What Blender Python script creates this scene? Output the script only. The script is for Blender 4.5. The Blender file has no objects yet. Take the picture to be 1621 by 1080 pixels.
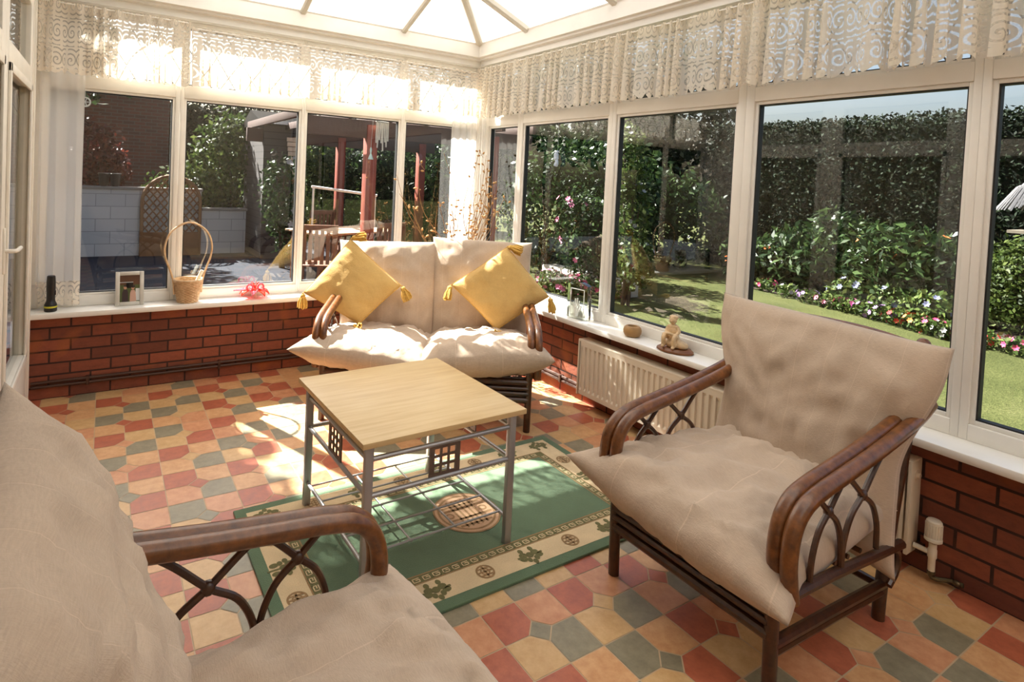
import bpy, bmesh, math, random
import numpy as np
from mathutils import Vector, Matrix, noise
random.seed(7)
PI = math.pi
C = bpy.context.scene.collection
V = Vector

# ------------------------------------------------------------------ helpers
def lin(c):
    c = c / 255.0
    return c / 12.92 if c <= 0.04045 else ((c + 0.055) / 1.055) ** 2.4
def rgb(r, g, b): return (lin(r), lin(g), lin(b), 1.0)

class NT:
    """small node-tree builder"""
    def __init__(s, name):
        s.m = bpy.data.materials.new(name); s.m.use_nodes = True
        s.t = s.m.node_tree; s.t.nodes.clear()
        s.out = s.t.nodes.new('ShaderNodeOutputMaterial')
    def n(s, kind, **kw):
        nd = s.t.nodes.new(kind)
        for k, v in kw.items():
            if hasattr(nd, k) and k not in ('inputs',): setattr(nd, k, v)
        return nd
    def put(s, sock, v):
        if isinstance(v, bpy.types.NodeSocket): s.t.links.new(v, sock)
        elif v is not None: sock.default_value = v
    def math(s, op, a, b=None, c=None):
        nd = s.n('ShaderNodeMath', operation=op)
        s.put(nd.inputs[0], a)
        if b is not None: s.put(nd.inputs[1], b)
        if c is not None: s.put(nd.inputs[2], c)
        return nd.outputs[0]
    def mixc(s, f, a, b, blend='MIX'):
        nd = s.n('ShaderNodeMix', data_type='RGBA', blend_type=blend)
        s.put(nd.inputs[0], f); s.put(nd.inputs[6], a); s.put(nd.inputs[7], b)
        return nd.outputs[2]
    def noise(s, vec, scale, detail=3, rough=.55):
        nd = s.n('ShaderNodeTexNoise'); s.put(nd.inputs['Vector'], vec)
        nd.inputs['Scale'].default_value = scale; nd.inputs['Detail'].default_value = detail
        nd.inputs['Roughness'].default_value = rough
        return nd.outputs[0]
    def ramp(s, f, stops):
        nd = s.n('ShaderNodeValToRGB'); s.put(nd.inputs[0], f)
        e = nd.color_ramp.elements
        while len(e) < len(stops): e.new(.5)
        for el, (p, c) in zip(e, stops): el.position = p; el.color = c
        return nd.outputs[0]
    def obj(s): return s.n('ShaderNodeTexCoord').outputs['Object']
    def uv(s): return s.n('ShaderNodeTexCoord').outputs['UV']
    def scale(s, vec, v):
        nd = s.n('ShaderNodeMapping'); s.put(nd.inputs['Vector'], vec); nd.inputs['Scale'].default_value = v
        return nd.outputs[0]
    def bump(s, h, st, dist=.002):
        nd = s.n('ShaderNodeBump'); s.put(nd.inputs['Height'], h)
        nd.inputs['Strength'].default_value = st; nd.inputs['Distance'].default_value = dist
        return nd.outputs[0]
    def pbr(s, col, rough=.5, metal=0, normal=None, coat=0, spec=.5, trans=0, sheen=0):
        p = s.n('ShaderNodeBsdfPrincipled')
        s.put(p.inputs['Base Color'], col); s.put(p.inputs['Roughness'], rough)
        p.inputs['Metallic'].default_value = metal
        p.inputs['Specular IOR Level'].default_value = spec
        p.inputs['Coat Weight'].default_value = coat; p.inputs['Coat Roughness'].default_value = .15
        p.inputs['Transmission Weight'].default_value = trans
        p.inputs['Sheen Weight'].default_value = sheen
        if normal is not None: s.put(p.inputs['Normal'], normal)
        s.end(p.outputs[0]); return p
    def end(s, sh): s.t.links.new(sh, s.out.inputs[0]); return s.m

def plain(name, col, rough=.5, metal=0, var=.12, sc=8, bump=0, bsc=60, coat=0, spec=.5):
    t = NT(name); o = t.obj()
    nz = t.noise(o, sc, 3)
    dark = tuple(c * (1 - var) for c in col[:3]) + (1,)
    lite = tuple(min(1, c * (1 + var)) for c in col[:3]) + (1,)
    c = t.ramp(nz, [(.3, dark), (.7, lite)])
    nrm = t.bump(t.noise(o, bsc, 4), bump) if bump else None
    t.pbr(c, rough, metal, nrm, coat, spec)
    return t.m

class MB:
    def __init__(s): s.v = []; s.f = []; s.mi = []; s.uvs = {}
    def add(s, vs, fs, mi=0, uvs=None):
        b = len(s.v); s.v += [tuple(p) for p in vs]
        for i, f in enumerate(fs):
            if uvs: s.uvs[len(s.f)] = [uvs[j] for j in f]
            s.f.append(tuple(b + j for j in f)); s.mi.append(mi)
        return s
    def box(s, x0, x1, y0, y1, z0, z1, mi=0, bev=0.0, M=None, uvf=None):
        x0, x1 = sorted((x0, x1)); y0, y1 = sorted((y0, y1)); z0, z1 = sorted((z0, z1))
        bm = bmesh.new(); bmesh.ops.create_cube(bm, size=1)
        for v in bm.verts: v.co = V(((x0 + x1) / 2 + v.co.x * (x1 - x0), (y0 + y1) / 2 + v.co.y * (y1 - y0), (z0 + z1) / 2 + v.co.z * (z1 - z0)))
        if bev: bmesh.ops.bevel(bm, geom=bm.edges[:], offset=bev, segments=2, affect='EDGES', profile=.5)
        if M: bm.transform(M)
        bm.verts.index_update()
        vs = [v.co.copy() for v in bm.verts]; fs = [[v.index for v in f.verts] for f in bm.faces]
        bm.free()
        return s.add(vs, fs, mi, [uvf(p) for p in vs] if uvf else None)
    def tube(s, pts, r, seg=10, mi=0, cap=True, closed=False):
        pts = [V(p) for p in pts]; n = len(pts)
        rs = r if isinstance(r, (list, tuple)) else [r] * n
        T = []
        for i in range(n):
            a = pts[(i - 1) % n] if (i or closed) else pts[0]; b = pts[(i + 1) % n] if (i < n - 1 or closed) else pts[-1]
            d = b - a; T.append(d.normalized() if d.length > 1e-9 else V((0, 0, 1)))
        up = V((0, 0, 1)) if abs(T[0].z) < .9 else V((1, 0, 0))
        nrm = (up - T[0] * up.dot(T[0])).normalized(); vs = []; fs = []
        for i in range(n):
            nrm = nrm - T[i] * nrm.dot(T[i]); nrm.normalize()
            bn = T[i].cross(nrm)
            for k in range(seg):
                a = 2 * PI * k / seg; vs.append(pts[i] + (nrm * math.cos(a) + bn * math.sin(a)) * rs[i])
        for i in range(n if closed else n - 1):
            j = (i + 1) % n
            for k in range(seg):
                l = (k + 1) % seg; fs.append((i * seg + k, i * seg + l, j * seg + l, j * seg + k))
        if cap and not closed:
            fs.append(tuple(range(seg - 1, -1, -1))); fs.append(tuple((n - 1) * seg + k for k in range(seg)))
        return s.add(vs, fs, mi)
    def lathe(s, prof, c=(0, 0, 0), seg=24, mi=0, sx=1, sy=1):
        c = V(c); vs = []; fs = []
        for r, z in prof:
            for k in range(seg):
                a = 2 * PI * k / seg; vs.append(c + V((r * sx * math.cos(a), r * sy * math.sin(a), z)))
        for i in range(len(prof) - 1):
            for k in range(seg):
                l = (k + 1) % seg; fs.append((i * seg + k, i * seg + l, (i + 1) * seg + l, (i + 1) * seg + k))
        fs.append(tuple(range(seg - 1, -1, -1))); fs.append(tuple((len(prof) - 1) * seg + k for k in range(seg)))
        return s.add(vs, fs, mi)
    def ball(s, c, r, mi=0, sub=2, M=None):
        bm = bmesh.new(); bmesh.ops.create_icosphere(bm, subdivisions=sub, radius=1)
        r = r if isinstance(r, (tuple, list)) else (r, r, r); c = V(c); bm.verts.index_update()
        vs = [V((v.co.x * r[0], v.co.y * r[1], v.co.z * r[2])) for v in bm.verts]
        if M: vs = [M @ p for p in vs]
        fs = [[v.index for v in f.verts] for f in bm.faces]; bm.free()
        return s.add([p + c for p in vs], fs, mi)
    def poly(s, pts, mi=0): return s.add(pts, [tuple(range(len(pts)))], mi)
    def prism(s, pts, d, mi=0):
        """outline pts extruded along vector d"""
        n = len(pts); d = V(d); vs = [V(p) for p in pts] + [V(p) + d for p in pts]
        fs = [tuple(range(n - 1, -1, -1)), tuple(range(n, 2 * n))] + [(i, (i + 1) % n, n + (i + 1) % n, n + i) for i in range(n)]
        return s.add(vs, fs, mi)
    def build(s, name, mats, parent=None, smooth=35, fix=True, weld=0):
        me = bpy.data.meshes.new(name); me.from_pydata(s.v, [], s.f)
        mats = mats if isinstance(mats, (list, tuple)) else [mats]
        for m in mats: me.materials.append(m)
        me.polygons.foreach_set('material_index', s.mi)
        if s.uvs:
            ul = me.uv_layers.new(name='UVMap')
            for i, p in enumerate(me.polygons):
                u = s.uvs.get(i)
                if u:
                    for k, li in enumerate(p.loop_indices): ul.data[li].uv = u[k]
        if fix or weld:
            bm = bmesh.new(); bm.from_mesh(me)
            if weld: bmesh.ops.remove_doubles(bm, verts=bm.verts[:], dist=weld)
            if fix: bmesh.ops.recalc_face_normals(bm, faces=bm.faces[:])
            bm.to_mesh(me); bm.free()
        if smooth:
            me.polygons.foreach_set('use_smooth', [True] * len(me.polygons))
            if smooth < 180: me.set_sharp_from_angle(angle=math.radians(smooth))
        me.update()
        o = bpy.data.objects.new(name, me); C.objects.link(o)
        if parent: o.parent = parent
        return o

def tag(o, label=None, cat=None, group=None, kind=None):
    if label: o['label'] = label
    if cat: o['category'] = cat
    if group: o['group'] = group
    if kind: o['kind'] = kind
    return o
def thing(name, loc=(0, 0, 0), rz=0, label=None, cat=None, group=None, kind=None):
    o = bpy.data.objects.new(name, None); C.objects.link(o)
    o.location = loc; o.rotation_euler = (0, 0, rz); o.empty_display_size = .1
    return tag(o, label, cat, group, kind)
def struct(o): o['kind'] = 'structure'; return o
def cr(pts, n=6):
    """catmull-rom through pts"""
    pts = [V(p) for p in pts]; q = [pts[0] * 2 - pts[1]] + pts + [pts[-1] * 2 - pts[-2]]; out = []
    for i in range(1, len(q) - 2):
        for k in range(n):
            t = k / n; a, b, c, d = q[i - 1], q[i], q[i + 1], q[i + 2]
            out.append(.5 * ((2 * b) + (c - a) * t + (2 * a - 5 * b + 4 * c - d) * t * t + (3 * b - a - 3 * c + d) * t ** 3))
    out.append(pts[-1]); return out
def nz(x, y, z=0): return noise.noise(V((x, y, z)))

# ------------------------------------------------------------------ materials
WHITE = plain('upvc_white', rgb(236, 232, 224), .32, var=.03)
SILLM = plain('sill_white', rgb(240, 237, 230), .28, var=.03)
DOORM = plain('painted_white', rgb(232, 226, 214), .4, var=.04)
GASKET = plain('rubber_gasket', rgb(35, 34, 33), .6)
PLASTER = plain('cream_plaster', rgb(226, 212, 190), .8, var=.05)
RATTAN = None
def rattan(name, c1, c2, rough=.32):
    t = NT(name); o = t.obj()
    w = t.noise(t.scale(o, (14, 14, 14)), 2.2, 5, .65)
    c = t.ramp(w, [(.3, c1), (.72, c2)])
    t.pbr(c, rough, 0, t.bump(t.noise(o, 90, 3), .25, .001), coat=.25); return t.m
RATTAN = rattan('rattan_honey', rgb(78, 43, 19), rgb(134, 82, 39))
RATTAN_D = rattan('rattan_dark', rgb(48, 26, 14), rgb(84, 48, 24))
def fabric(name, col, stitch=.0, bumpst=.35, weave=420, sc=6):
    t = NT(name); o = t.obj(); u = t.uv()
    sep = t.n('ShaderNodeSeparateXYZ'); t.put(sep.inputs[0], u)
    n1 = t.noise(o, sc, 4); n2 = t.noise(t.scale(u, (1, 6, 1)), 60, 2)
    d = tuple(c * .82 for c in col[:3]) + (1,); l = tuple(min(1, c * 1.1) for c in col[:3]) + (1,)
    c = t.ramp(t.math('ADD', t.math('MULTIPLY', n1, .6), t.math('MULTIPLY', n2, .4)), [(.32, d), (.68, l)])
    h = t.math('ADD', t.noise(t.scale(u, (1, .25, 1)), weave, 2), t.noise(t.scale(u, (.25, 1, 1)), weave, 2))
    h = t.math('ADD', h, t.math('MULTIPLY', t.noise(o, 22, 3), 1.3))
    if stitch:
        f = t.math('ABSOLUTE', t.math('SUBTRACT', t.math('FRACT', t.math('DIVIDE', sep.outputs[0], stitch)), .5))
        ln = t.math('LESS_THAN', f, .0075)
        c = t.mixc(t.math('MULTIPLY', ln, .35), c, tuple(min(1, k * 1.4) for k in col[:3]) + (1,))
        h = t.math('SUBTRACT', h, t.math('MULTIPLY', t.math('LESS_THAN', f, .03), .4))
    t.pbr(c, .9, 0, t.bump(h, bumpst, .0025), spec=.2, sheen=.15); return t.m
LINEN = fabric('linen_beige', rgb(190, 169, 148), .12)
LINEN2 = fabric('linen_beige_plain', rgb(192, 171, 150), .24)
YELLOW = fabric('mustard_weave', rgb(205, 167, 102), 0, .6, 200)
YTASS = plain('mustard_yarn', rgb(205, 163, 80), .95, var=.2, sc=80, bump=.6, bsc=300)
STEEL = plain('brushed_steel', rgb(168, 168, 170), .38, .55, var=.06)
RADM = plain('radiator_enamel', rgb(226, 214, 194), .35, var=.03)
BROWNPIPE = plain('brown_pipe_paint', rgb(70, 42, 28), .5)
def woodtop():
    t = NT('pale_beech_laminate'); o = t.obj()
    w = t.noise(t.scale(o, (2.2, 30, 30)), 1.6, 5, .6); w2 = t.noise(t.scale(o, (1, 4, 1)), 3, 2)
    c = t.ramp(t.math('ADD', t.math('MULTIPLY', w, .6), t.math('MULTIPLY', w2, .4)), [(.32, rgb(202, 168, 116)), (.5, rgb(216, 186, 136)), (.7, rgb(226, 200, 154))])
    t.pbr(c, .36, 0, None, spec=.4); return t.m
BEECH = woodtop()
def glassmat(name, base=.09, tint=(1, 1, 1, 1)):
    t = NT(name)
    g = t.n('ShaderNodeNewGeometry'); d = t.n('ShaderNodeVectorMath', operation='DOT_PRODUCT')
    t.put(d.inputs[0], g.outputs['Incoming']); t.put(d.inputs[1], g.outputs['Normal'])
    c = t.math('SUBTRACT', 1.0, t.math('ABSOLUTE', d.outputs['Value']))
    f = t.math('ADD', base, t.math('MULTIPLY', t.math('POWER', c, 5), 1 - base))
    tr = t.n('ShaderNodeBsdfTransparent'); tr.inputs[0].default_value = tint
    gl = t.n('ShaderNodeBsdfGlossy'); gl.inputs['Roughness'].default_value = 0.0
    wob = t.bump(t.noise(t.obj(), 1.3, 2), .05, .02); t.put(gl.inputs['Normal'], wob)
    mx = t.n('ShaderNodeMixShader'); t.put(mx.inputs[0], f)
    t.put(mx.inputs[1], tr.outputs[0]); t.put(mx.inputs[2], gl.outputs[0]); t.end(mx.outputs[0]); return t.m
GLASS = glassmat('window_glass', .10, (.94, .97, .95, 1))
def cloth(name, col, op, lace=False):
    t = NT(name); u = t.uv(); sep = t.n('ShaderNodeSeparateXYZ'); t.put(sep.inputs[0], u)
    X, Y = sep.outputs[0], sep.outputs[1]
    a = op
    if lace:
        S = lambda v, p: t.math('MULTIPLY', t.math('SUBTRACT', t.math('FRACT', t.math('DIVIDE', v, p)), .5), p)
        row = t.math('FLOOR', t.math('DIVIDE', Y, .17))
        cu = S(t.math('ADD', X, t.math('MULTIPLY', row, .06)), .12); cv = S(Y, .17)
        au = t.math('SUBTRACT', t.math('ABSOLUTE', cu), .03)
        r = t.math('SQRT', t.math('ADD', t.math('MULTIPLY', au, au), t.math('MULTIPLY', t.math('MULTIPLY', cv, cv), .55)))
        th = t.math('ARCTAN2', cv, au)
        sp = t.math('SINE', t.math('ADD', t.math('MULTIPLY', r, 2 * PI / .021), t.math('MULTIPLY', th, 1.0)))
        thr = t.math('GREATER_THAN', sp, -.5)
        fine = t.math('MULTIPLY', t.math('SINE', t.math('MULTIPLY', X, 520)), t.math('SINE', t.math('MULTIPLY', Y, 520)))
        net = t.math('GREATER_THAN', fine, .0)
        vein = t.math('LESS_THAN', t.math('ABSOLUTE', t.math('SUBTRACT', t.math('ABSOLUTE', cu), .056)), .007)
        solid = t.math('MAXIMUM', t.math('MAXIMUM', thr, vein), t.math('MULTIPLY', net, .25))
        edge = t.math('LESS_THAN', Y, .035); dots = t.math('GREATER_THAN', t.math('SINE', t.math('MULTIPLY', X, 130)), -.6)
        solid = t.math('MAXIMUM', solid, t.math('MULTIPLY', edge, dots))
        a = t.math('ADD', op, t.math('MULTIPLY', solid, .97 - op))
    df = t.n('ShaderNodeBsdfDiffuse'); df.inputs[0].default_value = col
    tl = t.n('ShaderNodeBsdfTranslucent'); tl.inputs[0].default_value = col
    m1 = t.n('ShaderNodeMixShader'); m1.inputs[0].default_value = .45
    t.put(m1.inputs[1], df.outputs[0]); t.put(m1.inputs[2], tl.outputs[0])
    tr = t.n('ShaderNodeBsdfTransparent'); m2 = t.n('ShaderNodeMixShader'); t.put(m2.inputs[0], a)
    t.put(m2.inputs[1], tr.outputs[0]); t.put(m2.inputs[2], m1.outputs[0]); t.end(m2.outputs[0]); return t.m
LACE = cloth('lace_cream', rgb(236, 226, 210), .45, True)
NET = cloth('net_voile', rgb(242, 239, 234), .74)
def polycarb():
    t = NT('opal_polycarbonate')
    tl = t.n('ShaderNodeBsdfTranslucent'); tl.inputs[0].default_value = (.40, .397, .385, 1)
    df = t.n('ShaderNodeBsdfDiffuse'); df.inputs[0].default_value = (.85, .85, .83, 1)
    m = t.n('ShaderNodeMixShader'); m.inputs[0].default_value = .3
    t.put(m.inputs[1], tl.outputs[0]); t.put(m.inputs[2], df.outputs[0]); t.end(m.outputs[0]); return t.m
POLY = polycarb()
def brick():
    t = NT('dark_red_brick'); u = t.uv(); o = t.obj()
    b = t.n('ShaderNodeTexBrick'); t.put(b.inputs['Vector'], u)
    b.offset = .5; b.squash = 1
    b.inputs['Scale'].default_value = 1; b.inputs['Mortar Size'].default_value = .006; b.inputs['Mortar Smooth'].default_value = .2
    b.inputs['Brick Width'].default_value = .225; b.inputs['Row Height'].default_value = .075; b.inputs['Bias'].default_value = -.1
    b.inputs['Color1'].default_value = rgb(164, 92, 66); b.inputs['Color2'].default_value = rgb(112, 64, 50); b.inputs['Mortar'].default_value = rgb(48, 33, 25)
    n = t.noise(t.scale(o, (6, 6, 14)), 3, 5, .7)
    c = t.mixc(t.math('MULTIPLY', t.math('POWER', n, 1.6), .9), b.outputs[0], rgb(82, 50, 42), 'MIX')
    n2 = t.noise(o, 5, 1)
    c = t.mixc(t.math('MULTIPLY', t.math('SMOOTH_MIN', t.math('MAXIMUM', t.math('SUBTRACT', n2, .6), 0), .2, .1), 2.2), c, rgb(190, 112, 50))
    h = t.math('ADD', t.math('MULTIPLY', b.outputs[1], -2.5), t.noise(o, 55, 5))
    t.pbr(c, .75, 0, t.bump(h, .55, .004), spec=.35); return t.m
BRICK = brick()

# ------------------------------------------------------------------ floor of clipped squares and small diamonds
def tile(name, c1, c2):
    t = NT(name); o = t.obj()
    n = t.noise(o, 26, 5, .68); n2 = t.noise(o, 7, 2)
    c = t.ramp(t.math('ADD', t.math('MULTIPLY', n, .7), t.math('MULTIPLY', n2, .3)), [(.34, c1), (.66, c2)])
    rgh = t.math('ADD', .26, t.math('MULTIPLY', n, .22))
    t.pbr(c, rgh, 0, t.bump(t.noise(o, 70, 4), .12, .0015), spec=.5); return t.m
TILES = [tile('tile_terracotta', rgb(158, 84, 60), rgb(190, 108, 78)), tile('tile_orange', rgb(194, 140, 94), rgb(218, 172, 124)),
         tile('tile_ochre', rgb(192, 150, 98), rgb(214, 178, 128)), tile('tile_olive', rgb(122, 114, 92), rgb(152, 142, 116)),
         tile('tile_peach', rgb(190, 128, 88), rgb(214, 158, 118)), plain('tile_grout', rgb(196, 170, 136), .6)]
L = .2908; TX, TY = -2.8061, -.3402; DD = .047; GW = .0022
fl = MB(); fl.poly([(-3.36, -6.3, 0), (0, -6.3, 0), (0, 0, 0), (-3.36, 0, 0)], 5)
X0, X1, Y0, Y1 = -3.34, -.04, -6.2, -.04
def clip(poly):
    for ax, lim, sg in ((0, X0, 1), (0, X1, -1), (1, Y0, 1), (1, Y1, -1)):
        out = []
        for i in range(len(poly)):
            a, b = poly[i], poly[(i + 1) % len(poly)]
            da, db = sg * (a[ax] - lim), sg * (b[ax] - lim)
            if da >= 0: out.append(a)
            if da * db < 0:
                k = da / (da - db); out.append((a[0] + (b[0] - a[0]) * k, a[1] + (b[1] - a[1]) * k))
        poly = out
        if len(poly) < 3: return None
    return poly
rt = random.Random(11)
for i in range(-3, 12):
    for j in range(-2, 22):
        cx, cy = TX + i * L, TY - j * L
        cols = [[0, 1, 3, 4], [0, 2, 3, 1], [3, 1, 0, 2], [0, 4, 3, 2]][rt.randrange(4)]
        if rt.random() < .45: cols = [cols[2], cols[1], cols[0], cols[3]]
        if rt.random() < .18: cols[rt.randrange(4)] = rt.choice((1, 2, 4))
        order = [(-1, 1), (1, 1), (1, -1), (-1, -1)]
        for q, (sx, sy) in enumerate(order):
            h = L / 2 - GW; g = GW
            p = [(g, DD + g), (g, h), (h, h), (h, g), (DD + g, g)]
            pl = clip([(cx + sx * x, cy + sy * y) for x, y in p])
            if pl:
                if sx * sy < 0: pl = pl[::-1]
                fl.poly([(x, y, .0012) for x, y in pl][::-1], cols[q])
        d = DD - GW
        pl = clip([(cx + d, cy), (cx, cy + d), (cx - d, cy), (cx, cy - d)])
        if pl: fl.poly([(x, y, .0012) for x, y in pl], rt.choice((0, 3, 0, 3, 2, 4)))
struct(fl.build('floor', TILES, smooth=0, fix=False))

# ------------------------------------------------------------------ room shell
def wallbox(name, b, uvf, m):
    w = MB(); w.box(*b, uvf=uvf); return struct(w.build(name, m, smooth=0))
wallbox('wall_back', (-3.36, .2, -.057, .12, -.12, .530), lambda p: (p.x + .06, p.z), BRICK)
wallbox('wall_right', (-.057, .12, -6.2, -.058, -.12, .530), lambda p: (p.y + .04, p.z), BRICK)
SZ0, SZ1 = .532, .568
s = MB(); s.box(-3.36, -.17, -.178, .0, SZ0, SZ1, bev=.008); s.box(-.17, .06, -.178, .06, SZ0, SZ1, bev=.008)
struct(s.build('trim_1', SILLM))          # window sill along the back wall
s = MB(); s.box(-.178, .06, -6.2, -.172, SZ0, SZ1, bev=.008); struct(s.build('trim_2', SILLM))
# ring beam above the windows, two stepped faces
def beam(name, mp, a0, a1):
    b = MB()
    prof = [(.07, 2.50), (-.085, 2.50), (-.085, 2.545), (-.118, 2.549), (-.118, 2.563), (-.143, 2.568), (-.143, 2.672), (-.150, 2.684), (-.120, 2.700), (.07, 2.70)]
    n = len(prof); vs = [mp(a0 + (d if a0 > -1 else 0), d, z) for d, z in prof] + [mp(a1, d, z) for d, z in prof]
    b.add(vs, [tuple(range(n)), tuple(range(n, 2 * n))] + [(i, (i + 1) % n, n + (i + 1) % n, n + i) for i in range(n)])
    return struct(b.build(name, WHITE, smooth=20))
MPB = lambda s_, d, z: V((s_, d, z)); MPR = lambda s_, d, z: V((d, s_, z))
beam('trim_3', MPB, 0, -3.36); beam('trim_4', MPR, 0, -6.2)
# corner post
cp = MB(); cp.box(-.070, .07, -.070, .07, SZ1, 2.50, bev=.006); struct(cp.build('trim_5', WHITE))

ZB, ZT, FB, FT = .649, 1.956, 2.065, 2.455
def window(num, mp, c0, c1, g0, g1):
    """one light between two mullion centres with a fanlight over it"""
    root = thing('window_%d' % num, mp((c0 + c1) / 2, .03, SZ1), kind='structure')
    inv = Matrix.Translation(-V(root.location))
    lo, hi = min(c0, c1), max(c0, c1); a, b = min(g0, g1), max(g0, g1); B = .017
    def bx(mb, s0, s1, z0, z1, d0, d1, bev=.003, mi=0):
        p, q = mp(s0, d0, z0), mp(s1, d1, z1)
        mb.box(p.x, q.x, p.y, q.y, p.z, q.z, mi, bev, inv)
    fr = MB()
    for s0, s1 in ((lo, a - B), (b + B, hi)): bx(fr, s0, s1, SZ1, 2.50, -.014, .06)
    for z0, z1 in ((SZ1, ZB - B), (ZT + B, FB - B), (FT + B, 2.50)): bx(fr, a - B, b + B, z0, z1, -.014, .06)
    fr.build('frame', WHITE, root)
    bd = MB(); gk = MB()
    for z0, z1 in ((ZB, ZT), (FB, FT)):
        for mb, w, d0, d1, e in ((bd, B, -.002, .045, 0), (gk, .006, .006, .04, -.006)):
            bx(mb, a - w - e, a - e, z0 - w - e, z1 + w + e, d0, d1, .0015 if e == 0 else 0); bx(mb, b + e, b + w + e, z0 - w - e, z1 + w + e, d0, d1, .0015 if e == 0 else 0)
            bx(mb, a - e, b + e, z0 - w - e, z0 - e, d0, d1, .0015 if e == 0 else 0); bx(mb, a - e, b + e, z1 + e, z1 + w + e, d0, d1, .0015 if e == 0 else 0)
    bd.build('glazing_bead', WHITE, root); gk.build('gasket', GASKET, root)
    for nm, z0, z1 in (('glass_pane', ZB, ZT), ('fanlight_pane', FB, FT)):
        g = MB(); g.add([inv @ mp(x, .022, z) for x, z in ((a, z0), (b, z0), (b, z1), (a, z1))], [(0, 1, 2, 3)])
        g.build(nm, GLASS, root, smooth=0, fix=False)
    ld = MB(); st = .20; x = a - (FT - FB) * .62
    while x < b:
        for dr in (1, -1):
            p0, p1 = (x, FB), (x + (FT - FB) * .62, FT)
            if dr < 0: p0, p1 = (x, FT), (x + (FT - FB) * .62, FB)
            k0 = max(0, (a - p0[0]) / (p1[0] - p0[0])); k1 = min(1, (b - p0[0]) / (p1[0] - p0[0]))
            if k1 - k0 > .02:
                q = [(p0[0] + (p1[0] - p0[0]) * k, p0[1] + (p1[1] - p0[1]) * k) for k in (k0, k1)]
                ld.tube([inv @ mp(q[0][0], .019, q[0][1]), inv @ mp(q[1][0], .019, q[1][1])], .0035, 5)
        x += .161
    ld.build('leaded_lattice', plain('lead_strip', rgb(120, 118, 114), .5) if 'lead_strip' not in bpy.data.materials else bpy.data.materials['lead_strip'], root)
cb = [-3.36, -2.50, -1.636, -.790, -.070]
gb = [(-3.24, -2.5456), (-2.4574, -1.6686), (-1.6036, -.8251), (-.7554, -.105)]
for k in range(4): window(k + 1, MPB, cb[k], cb[k + 1], *gb[k])
rb = [-.070, -.606, -1.605, -2.541, -3.500, -4.45, -5.40, -6.2]
gr = [(-.1667, -.5563), (-.6563, -1.5546), (-1.6546, -2.4785), (-2.6038, -3.456), (-3.5447, -4.40), (-4.50, -5.35), (-5.45, -6.15)]
for k in range(7): window(k + 5, MPR, rb[k], rb[k + 1], *gr[k])

# roof: opal panels on rafters
EZ, EY, PT = 2.700, -.10, .40; RX = -1.68; RZ = EZ + PT * (-RX + EY); RY = RX
rf = MB()
E0 = (-.06, -.06, EZ - .01); P0 = (RX, RY, RZ)
rf.poly([(-3.36, -.06, EZ - .01), P0, E0][::-1]); rf.poly([E0, P0, (RX, -6.2, RZ), (-.06, -6.2, EZ - .01)][::-1])
rf.poly([(-3.36, -.06, EZ - .01), (-3.36, -6.2, EZ - .01), (RX, -6.2, RZ), P0][::-1])
struct(rf.build('ceiling', POLY, smooth=0, fix=False))
tn = 6
RAFT = plain('rafter_white', rgb(206, 200, 186), .4, var=.03)
def rafter(p, q, w=.052, h=.034):
    global tn
    p, q = V(p), V(q); d = (q - p).normalized(); sd = d.cross(V((0, 0, 1))).normalized() * w / 2; up = sd.cross(d).normalized() * h
    if up.z < 0: up = -up
    m = MB(); cs = []
    for o, f in ((p, 0), (q, 0)):
        for a, b in ((-1, -1.1), (-.55, -1.45), (.55, -1.45), (1, -1.1), (1, -.15), (-1, -.15)): cs.append(o + sd * a + up * b)
    m.add(cs, [tuple(range(6)), tuple(range(11, 5, -1))] + [(i, (i + 1) % 6, 6 + (i + 1) % 6, 6 + i) for i in range(6)])
    struct(m.build('trim_%d' % tn, RAFT, smooth=0)); tn += 1
rafter((-.11, -.11, EZ), P0, .062); rafter((-3.3, -.11, EZ), P0, .062); rafter(P0, (RX, -6.2, RZ), .09, .05)
for x in (-.88, -1.709, -2.5): rafter((x, -.12, EZ), (x, -max(.3, min(-x, 3.36 + x)), EZ + PT * (max(.3, min(-x, 3.36 + x)) - .1)))
for y in (-.788, -1.688, -2.55, -3.42, -4.3):
    e = max(RX, y); rafter((-.12, y, EZ), (e, y, EZ + PT * (-e - .1)))
    rafter((-3.26, y, EZ), (-3.36 - e, y, EZ + PT * (-e - .1)))

# left house wall with white glazed doors, rear wall
w = MB(); w.box(-3.55, -3.36, -6.4, .12, 2.44, 2.72); w.box(-3.55, -3.36, -6.4, -5.0, 0, 2.44); struct(w.build('wall_left', PLASTER, smooth=0))
w = MB(); w.box(-3.55, .12, -6.4, -6.2, 0, 3.4); struct(w.build('wall_rear', PLASTER, smooth=0))
w = MB(); w.box(-3.36, -3.315, -.32, -.0, 0, 2.46, bev=.004); w.box(-3.315, -3.300, -.20, -.178, 0, 2.46, bev=.003); w.box(-3.315, -3.303, -.30, -.275, 0, 2.46, bev=.003)
struct(w.build('trim_%d' % tn, DOORM)); tn += 1
INROOM = plain('dim_room_wall', rgb(170, 152, 128), .9)
w = MB(); w.box(-5.2, -5.1, -6.0, .6, 0, 2.6); w.box(-5.1, -3.56, -6.0, -5.9, 0, 2.6); w.box(-5.1, -3.56, .12, .22, 0, 2.6); w.box(-5.1, -3.56, -5.9, .12, 2.5, 2.6); w.box(-5.1, -3.36, -6.2, .12, -.04, 0)
struct(w.build('wall_house', INROOM, smooth=0))
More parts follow.
